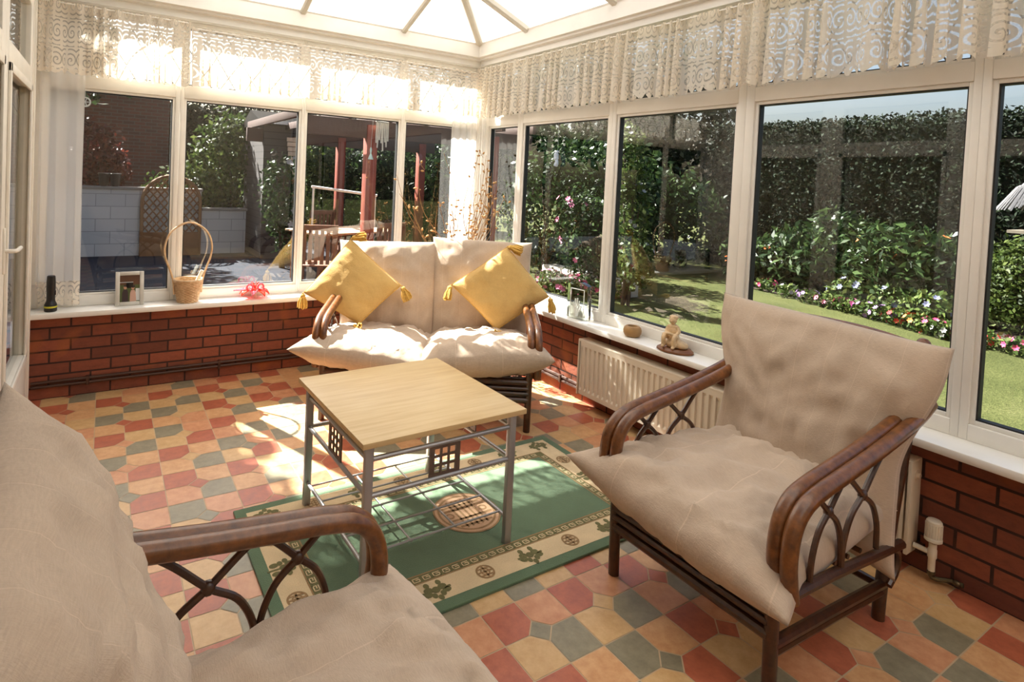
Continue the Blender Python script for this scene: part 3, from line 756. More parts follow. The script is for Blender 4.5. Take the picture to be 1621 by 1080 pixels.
pp([(-.045, .025), (-.008, .025), (-.010, .085), (-.016, .105), (-.036, .105), (-.044, .085)], 2, 3); pp([(.0, .025), (.038, .025), (.034, .085), (.028, .1), (.008, .1), (.002, .08)], 3, 3)
pp(circ(-.026, .120, .010, .014), 4, 4); pp(circ(.018, .116, .010, .014), 4, 4); pp(circ(.019, .124, .012, .010), 2, 5); pp(circ(-.026, .129, .010, .006), 2, 5)
m.build('picture', pc, r, smooth=0)
m = MB(); m.box(-.02, .02, .010, .014, .0, .15, 0, .002, Matrix.Translation((0, .028, 0)) @ Matrix.Rotation(math.radians(10), 4, 'X')); m.build('easel_back', BLK, r)

WICK = rattan('pale_wicker', rgb(186, 146, 102), rgb(226, 196, 154), .55)
r = thing('wicker_basket', (-2.425, -.10, Z), math.radians(8), 'pale wicker flower basket with a tall hoop handle', 'basket')
m = MB(); H = .150
for k in range(17):
    z = .006 + k * .0088; R_ = .060 + .030 * (z / H); pts = []
    for q in range(56):
        a = 2 * PI * q / 56; rr = R_ + .0035 * math.sin(a * 14 + (PI if k % 2 else 0)); pts.append((rr * math.cos(a), rr * math.sin(a), z))
    m.tube(pts, .0052, 6, closed=True)
for k in range(14):
    a = 2 * PI * (k + .5) / 14; m.tube([(.060 * math.cos(a), .060 * math.sin(a), 0), (.090 * math.cos(a), .090 * math.sin(a), H)], .0035, 6)
m.lathe([(.001, .004), (.060, .004), (.060, .008), (.001, .008)], seg=24)
m.build('woven_body', WICK, r)
m = MB(); pts = [(.092 * math.cos(2 * PI * q / 40), .092 * math.sin(2 * PI * q / 40), H + .006) for q in range(40)]; m.tube(pts, .008, 8, closed=True); m.build('rim', WICK, r)
m = MB(); m.tube(cr([(-.088, 0, .06), (-.096, 0, H), (-.118, 0, .23), (-.150, 0, .32), (-.152, 0, .40), (-.115, 0, .49), (-.03, 0, .545), (.04, 0, .540), (.115, 0, .485), (.150, 0, .40), (.145, 0, .31), (.118, 0, .23), (.096, 0, H), (.088, 0, .06)], 5), .0068, 8)
m.build('handle', WICK, r)
m = MB(); m.tube([(-2.41, -.10, Z + .045), (-2.335, -.095, Z + .215)], [.0125, .0125], 12); tag(m.build('pillar_candle', plain('candle_wax', rgb(238, 232, 214), .5)), 'white stick candle leaning inside the wicker basket', 'candle')

def colglass(name, col):
    t = NT(name); tr = t.n('ShaderNodeBsdfTransparent'); tr.inputs[0].default_value = col
    pr = t.n('ShaderNodeBsdfPrincipled'); pr.inputs['Base Color'].default_value = col; pr.inputs['Roughness'].default_value = .08; pr.inputs['Coat Weight'].default_value = .5
    mx = t.n('ShaderNodeMixShader'); mx.inputs[0].default_value = .62; t.put(mx.inputs[1], tr.outputs[0]); t.put(mx.inputs[2], pr.outputs[0]); t.end(mx.outputs[0]); return t.m
CG = [colglass('red_glass', rgb(232, 66, 34)), colglass('pink_glass', rgb(232, 120, 140)), colglass('clear_glass_feet', rgb(246, 236, 228))]
r = thing('glass_flower', (-1.975, -.100, Z), 0, 'red and pink glass flower ornament on the back window sill', 'ornament')
def petal(mb, a, L_, w_, lift, curl, mi=0):
    n = 8; vs = []
    for i in range(n + 1):
        t = i / n; rr = L_ * t; hw = w_ * math.sin(PI * min(1, t * .92 + .06)) ** .8; z = .045 + lift * t - curl * t ** 3
        for sd in (-1, -.4, .4, 1):
            x, y = rr, hw * sd; vs.append((x * math.cos(a) - y * math.sin(a), x * math.sin(a) + y * math.cos(a), z + .010 * sd * sd))
    mb.add(vs, [(i * 4 + k, i * 4 + k + 1, (i + 1) * 4 + k + 1, (i + 1) * 4 + k) for i in range(n) for k in range(3)], mi)
for k in range(9):
    m = MB(); petal(m, 2 * PI * k / 9 + .2, .105 + .02 * (k % 2), .030, .035, .055); b = m.build('petal', CG[0 if k % 3 else 1], r, smooth=180); sm = b.modifiers.new('s', 'SOLIDIFY'); sm.thickness = .004
m = MB(); petal(m, PI * 1.02, .15, .02, .02, .01); b = m.build('petal', CG[1], r, smooth=180); sm = b.modifiers.new('s', 'SOLIDIFY'); sm.thickness = .004
for dx in (-.042, .035):
    m = MB(); m.tube([(dx + .020 * math.cos(t), -.03, .082 + .022 * math.sin(t)) for t in [2 * PI * q / 20 for q in range(20)]], .006, 8, closed=True); m.build('curled_stamen', CG[1], r)
m = MB(); m.ball((0, 0, .055), (.03, .03, .018))
for k in range(6):
    a = 2 * PI * k / 6; m.tube(cr([(0, 0, .06), (.012 * math.cos(a), .012 * math.sin(a), .09), (.03 * math.cos(a), .03 * math.sin(a), .115)], 4), .002, 6)
m.build('flower_centre', CG[0], r)
m = MB(); m.lathe([(.022, 0), (.026, .004), (.012, .016), (.010, .035), (.022, .046)], seg=18); m.build('foot', CG[2], r)

# right sill
t = NT('thick_clear_glass'); t.pbr((.86, .95, .90, 1), .02, 0, None, trans=1.0); CLR = t.m
r = thing('glass_plaque', (-.085, -1.455, Z), math.radians(-82), 'clear glass block plaque with an etched hand on the right window sill', 'ornament')
m = MB(); pts = [(-.085, 0, .004), (.085, 0, .004), (.085, 0, .235)] + [(.085 - .17 * k / 8, 0, .235 + .022 * math.sin(PI * k / 8)) for k in range(1, 8)] + [(-.085, 0, .235)]
m.prism([V(p) + V((0, -.022, 0)) for p in pts], (0, .044, 0)); m.build('glass_block', CLR, r, smooth=20)
FROST = plain('frosted_etching', rgb(236, 240, 234), .8)
m = MB()
for k, (dx, top, w_) in enumerate(((-.030, .115, .006), (-.013, .140, .0065), (.005, .145, .0065), (.022, .128, .006))): m.tube([(dx * .55, -.024, .075), (dx, -.024, top)], [w_ * 1.1, w_ * .7], 8)
m.tube([(.016, -.024, .055), (.040, -.024, .092)], [.007, .005], 8); m.tube([(0, -.024, .020), (0, -.024, .055), (0, -.024, .082)], [.012, .018, .015], 10)
m.build('etched_hand', FROST, r)
m = MB(); 
for x0, x1, z0, z1 in ((-.060, -.054, .02, .21), (.054, .060, .02, .21), (-.060, .060, .204, .210)): m.box(x0, x1, -.0235, -.021, z0, z1)
m.build('etched_border', FROST, r)
r = MB(); r.lathe([(.035, 0), (.046, .006), (.054, .024), (.055, .040), (.050, .056), (.042, .064), (.030, .066), (.026, .058), (.024, .030), (.002, .028)], c=(-.085, -1.93, Z), seg=32)
tag(r.build('candle_pot', plain('turned_wood', rgb(160, 122, 74), .6, var=.18, sc=14)), 'small round tan wooden pot between the glass plaque and the figurine', 'pot')
r = thing('figurine', (-.10, -2.255, Z), math.radians(12), 'small cream figurine of a seated child on a brown base', 'figurine')
m = MB(); m.lathe([(.070, 0), (.078, .004), (.076, .012), (.066, .020), (.062, .024), (.0, .024)], seg=28, sy=1.35); m.build('base', plain('varnished_base', rgb(118, 72, 38), .35), r)
CER = plain('bisque_cream', rgb(214, 184, 142), .55, var=.16, sc=40)
m = MB()
B = lambda c, rr, M=None: m.ball(c, rr, 0, 2, M)
B((0, .0, .045), (.048, .062, .030)); B((0, -.035, .04), (.035, .04, .024)); B((0, .012, .075), (.030, .034, .030))      # rock seat and hips
B((.004, .016, .112), (.026, .030, .036)); B((.004, .018, .138), (.022, .029, .018)); B((.0, .018, .156), (.010, .010, .012)) # torso, neck
B((-.006, .018, .176), (.021, .021, .024))
for a in range(9): B((.004 + .016 * math.cos(a * .7 + .3), .018 + .017 * math.sin(a * .7 + .3), .190 + .004 * (a % 2)), .0095)
B((.012, .018, .186), (.016, .020, .018)); B((-.026, .018, .173), (.0045, .004, .004)); B((-.006, -.003, .173), (.005, .003, .006)); B((-.006, .039, .173), (.005, .003, .006))
for s_ in (-1, 1):
    y = .016 + s_ * .030
    m.tube(cr([(.004, .018 + s_ * .024, .140), (-.006, y + s_ * .006, .115), (-.030, y - s_ * .004, .098), (-.045, .018 + s_ * .010, .104)], 4), [.0105] * 5 + [.009] * 8, 8)
    m.tube(cr([(-.004, .016 + s_ * .018, .078), (-.035, y, .090), (-.052, y, .082), (-.052, y, .055), (-.050, y, .034)], 4), [.017] * 6 + [.013] * 11, 8)
    B((-.060, y, .031), (.016, .009, .008))
B((-.048, .018, .106), (.012, .016, .010))
b = m.build('body', CER, r, smooth=180); rm = b.modifiers.new('fuse', 'REMESH'); rm.mode = 'VOXEL'; rm.voxel_size = .0026; rm.use_smooth_shade = True

# dried twigs in a floor vase in the corner
vase = thing('twig_arrangement', (-.36, -.36, 0), 0, 'tall dried twigs with papery buds in a vase behind the sofa', 'dried flowers')
m = MB(); m.lathe([(.07, 0), (.085, .01), (.11, .12), (.10, .26), (.065, .36), (.055, .42), (.065, .45), (.055, .45), (.045, .42)], seg=28); m.build('vase', plain('brown_stoneware', rgb(104, 74, 52), .5), vase)
TW = plain('dry_twig', rgb(150, 112, 70), .8, var=.25); BUD = plain('papery_bud', rgb(186, 140, 84), .7, var=.25, sc=30)
rw = random.Random(5)
for k in range(38):
    a = rw.uniform(0, 2 * PI); le = rw.uniform(.75, 1.30); sp = rw.uniform(.08, .40)
    tx, ty = sp * math.cos(a) * 1.9 - .04, sp * math.sin(a) * .5
    tx, ty = (tx + ty * .3) , ty - .0
    tx, ty = max(-.70, min(.27, tx)), max(-.25, min(.22, ty))
    w1, w2 = rw.uniform(-.05, .05), rw.uniform(-.05, .05)
    pts = [(rw.uniform(-.02, .02), rw.uniform(-.02, .02), .3), (tx * .15, ty * .15, .55), (tx * .4 + w1, ty * .4, .42 + le * .42), (tx * .75 - w1, ty * .75 + w2 * .3, .42 + le * .72), (tx + w2, ty, .42 + le)]
    if k % 4 == 0: pts.append((tx + w2 + .05, ty, .42 + le - .02))
    P = cr(pts, 7); m = MB(); n = len(P); m.tube(P, [.0044 - .0028 * i / n for i in range(n)], 6)
    for q in range(rw.randrange(4, 9)):
        i = rw.randrange(int(n * .35), n); d = V((rw.uniform(-1, 1), rw.uniform(-1, 1), rw.uniform(-.2, 1))).normalized()
        o = P[i] + d * .018; m.tube([P[i], o], .0012, 5, mi=0)
        m.ball(o + d * .010, (.0085, .0085, .016), 1, 1, d.to_track_quat('Z', 'Y').to_matrix().to_4x4())
    m.build('twig', [TW, BUD], vase, smooth=60)
# suncatcher on the glass
m = MB(); m.tube([(-3.055 + .028 * math.cos(a), -.006, 1.885 + .028 * math.sin(a)) for a in [2 * PI * q / 20 for q in range(20)]], .005, 6, closed=True)
for k in range(5): m.tube([(-3.055, -.006, 1.885), (-3.055 + .026 * math.cos(k * 1.257), -.006, 1.885 + .026 * math.sin(k * 1.257))], .003, 5)
m.tube([(-3.055, -.006, 1.913), (-3.055, -.006, 1.955)], .001, 4); tag(m.build('suncatcher', plain('clear_plastic_ring', rgb(205, 210, 212), .2)), 'small round suncatcher at the top edge of the net curtain', 'suncatcher')
m = MB(); bx_ = [(-.012, -1.075, 1.74), (-.012, -1.06, 1.72), (-.012, -1.062, 1.68), (-.012, -1.07, 1.655), (-.012, -1.058, 1.63)]
m.tube(cr(bx_, 4), [.010] * 4 + [.018] * 5 + [.012] * 4 + [.016] * 4, 8); m.tube([(-.012, -1.075, 1.74), (-.012, -1.07, 1.95)], .0008, 4)
tag(m.build('suncatcher', plain('pale_blue_reflection', rgb(190, 205, 226), .3)), 'pale blue hanging shape standing in for a reflection in the narrow corner-side window', 'suncatcher')  # solid shape put in for a pale blue reflection in the glass

# ------------------------------------------------------------------ garden
GZ = -.10
def ground(name, pts, m):
    g = MB(); g.poly(pts); return struct(g.build(name, m, smooth=0, fix=False))
t = NT('lawn_grass'); o_ = t.obj(); n1 = t.noise(o_, 40, 5, .7); n2 = t.noise(o_, 1.2, 3)
cc = t.ramp(t.math('ADD', t.math('MULTIPLY', n1, .55), t.math('MULTIPLY', n2, .45)), [(.32, rgb(48, 54, 26)), (.55, rgb(72, 76, 42)), (.72, rgb(92, 92, 58))])
t.pbr(cc, .95, 0, t.bump(n1, .8, .03), spec=.1); LAWN = t.m
t = NT('patio_slabs'); b = t.n('ShaderNodeTexBrick'); t.put(b.inputs['Vector'], t.obj()); b.inputs['Scale'].default_value = 1
b.inputs['Brick Width'].default_value = .6; b.inputs['Row Height'].default_value = .45; b.inputs['Mortar Size'].default_value = .008
b.inputs['Color1'].default_value = rgb(60, 62, 68); b.inputs['Color2'].default_value = rgb(48, 50, 56); b.inputs['Mortar'].default_value = rgb(44, 44, 46)
t.pbr(t.mixc(t.math('MULTIPLY', t.noise(t.obj(), 6, 4), .5), b.outputs[0], rgb(48, 50, 56)), .95, 0, spec=.08); PATIO = t.m
SOIL = plain('dark_soil', rgb(58, 46, 36), .95, var=.3, sc=20, bump=.5)
ground('lawn', [(.25, -30, GZ - .01), (40, -30, GZ - .01), (40, 30, GZ - .01), (.25, 30, GZ - .01)], LAWN)
ground('patio', [(-12, .1, GZ), (2.3, .1, GZ), (2.3, 8.6, GZ), (-12, 8.6, GZ)], PATIO)
ground('pavement_edge', [(.13, -9, GZ), (.75, -9, GZ), (.75, .1, GZ), (.13, .1, GZ)], PATIO)
ground('flower_bed_ground', [(5.55, -8, GZ + .005), (6.35, 1.2, GZ + .005), (9, 3, GZ + .005), (9, -8, GZ + .005)], SOIL)

def leafmat(name, cols, rough=.5, tl=.25):
    t = NT(name); g = t.n('ShaderNodeNewGeometry')
    st = [(i / (len(cols) - 1), c) for i, c in enumerate(cols)]
    c = t.ramp(g.outputs['Random Per Island'], st)
    p = t.n('ShaderNodeBsdfPrincipled'); t.put(p.inputs['Base Color'], c); p.inputs['Roughness'].default_value = rough; p.inputs['Specular IOR Level'].default_value = .14
    tr = t.n('ShaderNodeBsdfTranslucent'); t.put(tr.inputs[0], c); mx = t.n('ShaderNodeMixShader'); mx.inputs[0].default_value = tl
    t.put(mx.inputs[1], p.outputs[0]); t.put(mx.inputs[2], tr.outputs[0]); t.end(mx.outputs[0]); return t.m
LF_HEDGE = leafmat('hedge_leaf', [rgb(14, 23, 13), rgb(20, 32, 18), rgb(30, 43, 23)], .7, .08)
LF_DARK = leafmat('dark_leaf', [rgb(22, 36, 20), rgb(36, 54, 28), rgb(62, 80, 42)], .35)
LF_MID = leafmat('mid_leaf', [rgb(40, 58, 26), rgb(62, 80, 36), rgb(94, 104, 54)])
LF_BRIGHT = leafmat('bright_leaf', [rgb(36, 50, 20), rgb(52, 66, 26), rgb(74, 84, 38)])
LF_GREY = leafmat('grey_leaf', [rgb(30, 38, 26), rgb(44, 52, 36), rgb(64, 70, 50)])
LF_RED = leafmat('red_leaf', [rgb(56, 22, 24), rgb(84, 34, 32), rgb(104, 52, 40)])
BARK = plain('bark', rgb(74, 58, 44), .9, var=.25, bump=.5)
def leaves(name, blobs, n, size, mat, parent=None, seed=0, shell=.55, kind=None, boxes=None, asp=.28, jit=.10):
    """leaf cloud: blobs = [(centre, radii)], leaves mostly near the surface"""
    rg = np.random.default_rng(seed)
    if boxes:
        b = np.array(boxes, float); vol = np.prod(b[:, 3:] - b[:, :3], axis=1); idx = rg.choice(len(b), n, p=vol / vol.sum())
        P = b[idx, :3] + (b[idx, 3:] - b[idx, :3]) * rg.random((n, 3))
        D = rg.normal(size=(n, 3))
    else:
        c = np.array([x[0] for x in blobs], float); r = np.array([x[1] for x in blobs], float)
        vol = np.prod(r, axis=1) ** .67; idx = rg.choice(len(c), n, p=vol / vol.sum())
        D = rg.normal(size=(n, 3)); D /= np.linalg.norm(D, axis=1)[:, None]
        k = shell + (1 - shell) * rg.random(n) ** .6; k *= 1 + jit * rg.normal(size=n)
        P = c[idx] + D * r[idx] * k[:, None]
    N_ = D + rg.normal(size=(n, 3)) * .9; N_ /= np.linalg.norm(N_, axis=1)[:, None]
    T = np.cross(N_, rg.normal(size=(n, 3))); T /= np.linalg.norm(T, axis=1)[:, None] + 1e-9
    Bn = np.cross(N_, T); s = size * (.6 + .8 * rg.random(n))[:, None]
    Vv = np.stack([P, P + T * s * .5 + Bn * s * asp + N_ * s * .08, P + T * s, P + T * s * .5 - Bn * s * asp + N_ * s * .08], axis=1).reshape(-1, 3)
    me = bpy.data.meshes.new(name); me.vertices.add(4 * n); me.vertices.foreach_set('co', Vv.ravel())
    me.loops.add(4 * n); me.loops.foreach_set('vertex_index', np.arange(4 * n, dtype=np.int32))
    me.polygons.add(n); me.polygons.foreach_set('loop_start', np.arange(0, 4 * n, 4, dtype=np.int32)); me.polygons.foreach_set('loop_total', np.full(n, 4, dtype=np.int32))
    me.materials.append(mat); me.update(); me.validate()
    o = bpy.data.objects.new(name, me); C.objects.link(o)
    if parent: o.parent = parent
    if kind: o['kind'] = kind
    return o
def bush(name, label, cat, loc, blobs, n, size, mat, seed, blooms=None, stem=True, group=None):
    r = thing(name, loc, 0, label, cat, group)
    leaves('foliage', blobs, n, size, mat, r, seed, asp=.17 if name == 'rhododendron' else .28)
    if stem:
        m = MB(); rr = random.Random(seed)
        for k in range(5):
            b = blobs[k % len(blobs)]; c_ = b[0]
            m.tube(cr([(rr.uniform(-.05, .05), rr.uniform(-.05, .05), 0), (c_[0] * .5 + rr.uniform(-.05, .05), c_[1] * .5, c_[2] * .5), (c_[0] + rr.uniform(-.5, .5) * b[1][0], c_[1] + rr.uniform(-.5, .5) * b[1][1], c_[2] + b[1][2] * .5)], 4), [.022] * 3 + [.012] * 6, 6)
        m.build('stem', BARK, r)
    if blooms:
        m = MB(); rr = random.Random(seed + 1)
        for k in range(blooms[0]):
            b = blobs[rr.randrange(len(blobs))]; d = V((rr.gauss(0, 1), rr.gauss(0, 1), rr.gauss(.4, .8))).normalized()
            ctr = V(b[0]) + V((d.x * b[1][0], d.y * b[1][1], d.z * b[1][2])) * 1.02; s_ = blooms[1]
            up = d.orthogonal().normalized()
            for q in range(6):
                rot = Matrix.Rotation(2 * PI * q / 6, 3, d) @ up; sd = d.cross(rot)
                m.add([ctr, ctr + rot * s_ * .6 + sd * s_ * .32 + d * s_ * .25, ctr + rot * s_ + d * s_ * .35, ctr + rot * s_ * .6 - sd * s_ * .32 + d * s_ * .25], [(0, 1, 2, 3)])
        f = m.build('blossom', blooms[2], r, smooth=0, fix=False); f['kind'] = 'stuff'
    return r
def petalm(name, c): return plain(name, c, .7, var=.2, sc=30)
F_PINK, F_WHITE, F_RED, F_MAUVE, F_ORANGE, F_DPINK, F_YELL = petalm('petal_pink', rgb(214, 120, 150)), petalm('petal_white', rgb(140, 139, 138)), petalm('petal_red', rgb(200, 36, 44)), petalm('petal_mauve', rgb(150, 110, 170)), petalm('petal_orange', rgb(226, 110, 50)), petalm('petal_deep_pink', rgb(190, 60, 100)), petalm('petal_yellow', rgb(232, 206, 96))

# clipped tall hedge at the end of the lawn
h = thing('hedge', (8.5, -1.5, GZ), 0, 'tall dark clipped hedge closing the garden beyond the lawn', 'hedge')
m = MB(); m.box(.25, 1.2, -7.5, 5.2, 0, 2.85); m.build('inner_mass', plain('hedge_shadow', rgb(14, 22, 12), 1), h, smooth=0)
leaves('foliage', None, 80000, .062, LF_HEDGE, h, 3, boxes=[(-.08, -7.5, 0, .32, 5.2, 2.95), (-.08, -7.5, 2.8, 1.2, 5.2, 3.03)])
rh = [(7.0, 1.45, .75, .62), (7.1, .70, .95, .72), (7.2, -.02, .80, .62), (7.0, -.72, 1.15, .72), (7.1, -1.45, .95, .66), (7.5, .35, 1.25, .6), (7.3, -2.4, .8, .6), (7.2, -3.2, .9, .65)]
rl = ['leftmost dark rhododendron before the tall hedge, with small orange blooms', 'rhododendron second from the left before the tall hedge', 'low rhododendron in the middle of the row before the hedge', 'tallest rhododendron of the row before the hedge', 'broad rhododendron before the hedge, beside the wide window post', 'rhododendron standing behind the others against the hedge', 'rhododendron behind the clipped bright green shrub', 'rhododendron beyond the clipped shrub, farthest along the bed']
for k, (x, y, hh, rr) in enumerate(rh):
    bush('rhododendron', rl[k], 'shrub', (x, y, GZ), [((0, 0, hh * .5), (rr * .9, rr, hh * .5)), ((-.12, .2, hh * .62), (rr * .6, rr * .6, hh * .45)), ((-.1, -.25, hh * .55), (rr * .6, rr * .6, hh * .42))], 3800, .15, LF_DARK, 20 + k, (8, .06, F_ORANGE) if k in (0, 3) else None, group='rhododendrons before the hedge')
# bedding along the front edge of the border
fb = [(6.42, .98, F_DPINK, 'deep pink'), (6.25, .55, F_WHITE, 'white'), (6.10, .17, F_MAUVE, 'mauve'), (6.03, -.14, F_PINK, 'pale pink'), (5.97, -.42, F_PINK, 'rose pink'), (5.90, -.69, F_MAUVE, 'violet'), (5.84, -.89, F_MAUVE, 'lilac'), (5.74, -1.10, F_RED, 'scarlet'), (5.66, -1.33, F_ORANGE, 'orange'), (5.58, -1.51, F_DPINK, 'crimson'), (5.55, -1.66, F_WHITE, 'white'), (5.50, -1.95, F_RED, 'red'), (5.46, -2.3, F_DPINK, 'magenta')]
fb_l = ['deep pink bedding flowers at the far left of the border', 'white bedding flowers next to the deep pink ones', 'mauve bedding flowers by the lawn, left of the pale pink clump', 'pale pink bedding flowers between two window reflections', 'rose pink bedding flowers halfway along the border', 'violet bedding flowers left of the lilac clump', 'lilac bedding flowers left of the scarlet clump', 'scarlet bedding flowers on the lawn edge', 'orange bedding flowers next to the scarlet clump', 'crimson bedding flowers right of the orange clump', 'white bedding flowers beside the wide window post', 'red bedding flowers in front of the clipped shrub', 'magenta bedding flowers at the right end of the border']
for k, (x, y, f, cn) in enumerate(fb):
    bush('bedding_plant', fb_l[k], 'flowers', (x, y, GZ), [((0, 0, .09), (.15, .17, .10))], 220, .06, LF_MID, 60 + k, (13, .036, f), stem=False, group='bedding plants along the lawn edge')
for k, (x, y) in enumerate(((6.5, -.75), (6.3, -1.25), (6.6, -.2))):
    bush('hydrangea', ['pale blue hydrangea behind the violet bedding', 'pale blue hydrangea behind the orange bedding', 'pale blue hydrangea behind the rose pink bedding'][k], 'shrub', (x, y, GZ), [((0, 0, .2), (.3, .32, .2))], 600, .09, LF_MID, 90 + k, (7, .045, petalm('petal_pale_blue%d' % k, rgb(104, 108, 138))), stem=False)
bush('clipped_shrub', 'rounded bright green clipped shrub near the right edge', 'shrub', (6.7, -2.05, GZ), [((0, 0, .58), (.52, .52, .60))], 6000, .06, LF_BRIGHT, 101)
bt = thing('thatched_bird_table', (5.2, -2.50, GZ), 0, 'bird table with a pale shaggy thatched roof on the lawn', 'bird table')
m = MB(); m.tube([(0, 0, 0), (0, 0, 1.7)], .035, 8); m.build('post', plain('grey_wood', rgb(110, 100, 88), .8), bt)
m = MB(); m.box(-.2, .2, -.25, .25, 1.30, 1.33); m.build('tray', plain('grey_wood_tray', rgb(100, 92, 80), .8), bt)
m = MB(); rr = random.Random(4)
m.lathe([(.27, 1.62), (.22, 1.73), (.14, 1.83), (.05, 1.90), (0.001, 1.91)], seg=20)
for k in range(520):
    a = rr.uniform(0, 2 * PI); t0 = rr.uniform(.0, .7)
    r0, z0 = .32 * t0 + .03, 1.94 - .26 * t0; r1, z1 = r0 + .15, z0 - .17 - .1 * t0
    m.tube([(r0 * math.cos(a), r0 * math.sin(a), z0), (r1 * math.cos(a + .05), r1 * math.sin(a + .05), z1)], .007, 4)
m.build('thatch', plain('bleached_straw', rgb(112, 111, 113), 1, var=.2, sc=30, spec=.05), bt)

# shrubs seen through the narrow right-hand lights
bush('flowering_shrub', 'reddish flowering shrub outside the window behind the glass plaque', 'shrub', (3.5, 1.95, GZ), [((0, 0, .75), (.5, .55, .75)), ((.1, .5, 1.0), (.4, .4, .6))], 3200, .08, LF_DARK, 111, (26, .05, F_PINK))
bush('flowering_shrub', 'tall glossy shrub outside left of the glass plaque window', 'shrub', (3.9, 3.6, GZ), [((0, 0, 1.1), (.8, .8, 1.1)), ((.3, -.4, 1.7), (.6, .6, .7))], 4200, .10, LF_DARK, 112)
bush('climbing_shrub', 'tall pale variegated shrub in the window behind the figurine', 'shrub', (3.15, .98, GZ), [((0, .1, 1.9), (.20, .26, .55)), ((.05, 0, 1.2), (.16, .22, .5)), ((.05, -.08, .6), (.2, .24, .4))], 2600, .07, LF_MID, 113, (30, .035, F_WHITE))
for k, (x, y) in enumerate(((2.9, 2.25), (3.1, 1.85), (2.75, 1.75), (3.3, 1.45))):
    bush('bedding_plant', ['pink bedding plant at the foot of the shrubs by the narrow window', 'deep pink bedding plant before the reddish shrub', 'low pink bedding plant nearest the glass plaque', 'rosy bedding plant beside the pale variegated shrub'][k], 'flowers', (x, y, GZ), [((0, 0, .14), (.22, .22, .14))], 320, .06, LF_MID, 120 + k, (16, .045, F_DPINK if k % 2 else F_PINK), stem=False)
STONE = plain('pale_stone', rgb(176, 170, 158), .85, var=.15, bump=.5, bsc=12)
m = MB(); m.box(3.45, 3.75, 1.3, 3.1, GZ, .12, bev=.02); tag(m.build('stone_kerb', STONE), 'low pale stone kerb beneath the shrubs beyond the narrow window', 'kerb')
rr = random.Random(9)
for k in range(7):
    m = MB(); x, y = 2.05 + rr.uniform(-.35, .5), .45 + rr.uniform(-.5, .6)
    m.ball((x, y, GZ + .05), (rr.uniform(.12, .22), rr.uniform(.12, .24), rr.uniform(.07, .12)), 0, 2)
    o = m.build('boulder', plain('blue_grey_stone', rgb(112, 114, 124), .85, bump=.5) if 'blue_grey_stone' not in bpy.data.materials else bpy.data.materials['blue_grey_stone'], smooth=180)
    tag(o, 'blue-grey boulder in the rockery outside the window behind the candle pot', 'rock', 'rockery boulders')
# trees beyond
def tree(label, loc, blobs, n, size, mat, seed, trunk, group='trees beyond the garden'):
    r = thing('garden_tree', loc, 0, label, 'tree', group); leaves('crown', blobs, n, size, mat, r, seed, .35)
    m = MB(); m.tube(cr([(0, 0, 0), (.03, .02, trunk * .5), (0, 0, trunk)], 4), [.13 - .008 * i for i in range(9)], 8); m.build('trunk', BARK, r)
tree('dark tree beyond the corner, behind the twigs', (4.6, 7.2, GZ), [((0, 0, 2.7), (1.6, 1.6, 2.0)), ((.5, -.6, 2.0), (1.1, 1.1, 1.2))], 7000, .16, LF_DARK, 131, 2.0)
tree('broad tree beyond the narrow right-hand windows', (8.2, 7.4, GZ), [((0, 0, 3.4), (2.0, 2.2, 2.6)), ((.6, -1.2, 2.6), (1.5, 1.6, 1.8))], 9500, .17, LF_DARK, 132, 2.0)
tree('grey-green tree above the garden behind the middle right window', (9.5, 5.2, GZ), [((0, 0, 3.2), (1.5, 1.6, 2.4)), ((-.4, .8, 2.4), (1.2, 1.3, 1.7))], 7500, .17, LF_GREY, 133, 2.0)
tree('bushy tree low behind the variegated shrub', (6.3, 4.2, GZ), [((0, 0, 1.3), (1.2, 1.2, 1.3)), ((.8, -.9, 1.0), (.9, .9, 1.0))], 5200, .13, LF_DARK, 134, 1.0)
# big conifer beside the house that keeps the sun off the left half of the room
cn = thing('conifer', (-5.86, 3.0, GZ), 0, 'tall conifer beside the house, seen through the left lace valance', 'tree')
bl = []
for k in range(9):
    z_ = 2.75 + k * .62; right = -2.95 - .43 * (z_ - 2.4) + 5.9; bl.append(((right - 1.35 if right > 1.35 else 0, 0, z_), (1.38, 1.25, .78))); bl.append(((right - 2.9, 0, z_), (1.5, 1.25, .78)))
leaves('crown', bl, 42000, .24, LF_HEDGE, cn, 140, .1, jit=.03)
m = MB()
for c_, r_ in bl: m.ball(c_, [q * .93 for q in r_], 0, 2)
m.build('inner_mass', plain('conifer_shadow', rgb(16, 24, 14), 1), cn)  # solid core added so no sun leaks through the crown
m = MB(); m.tube([(0, 0, 0), (-.3, 0, 4), (-.6, 0, 8)], [.2, .15, .05], 10); m.build('trunk', BARK, cn)

tree('dense dark tree behind the brick outbuilding, over the red acer', (-4.6, 8.6, GZ), [((0, 0, 4.6), (1.75, .9, 1.9)), ((.5, 0, 3.6), (1.3, .8, 1.3)), ((-1.5, 0, 4.2), (1.6, .9, 2.0))], 9000, .2, LF_DARK, 135, 3.4)
bh = thing('hedge', (2.2, 11.4, GZ), 0, 'dark hedge across the far end of the back garden, behind the shed and pergola', 'hedge')
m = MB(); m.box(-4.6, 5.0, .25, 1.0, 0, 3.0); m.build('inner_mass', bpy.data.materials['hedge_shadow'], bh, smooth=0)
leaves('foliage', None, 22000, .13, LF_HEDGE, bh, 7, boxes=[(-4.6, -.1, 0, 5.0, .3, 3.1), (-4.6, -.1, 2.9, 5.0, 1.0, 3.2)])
tree('added unseen tall pine whose high crown shades the near end of the roof', (-7.4, 4.5, GZ), [((0, 0, 10.6), (2.7, 2.0, 3.0)), ((.4, -.3, 8.9), (2.2, 1.6, 1.3)), ((-.6, .2, 12.4), (1.8, 1.5, 1.6))], 22000, .26, LF_HEDGE, 141, 8.5)  # pine added out of view, its crown shades the near end of the roof
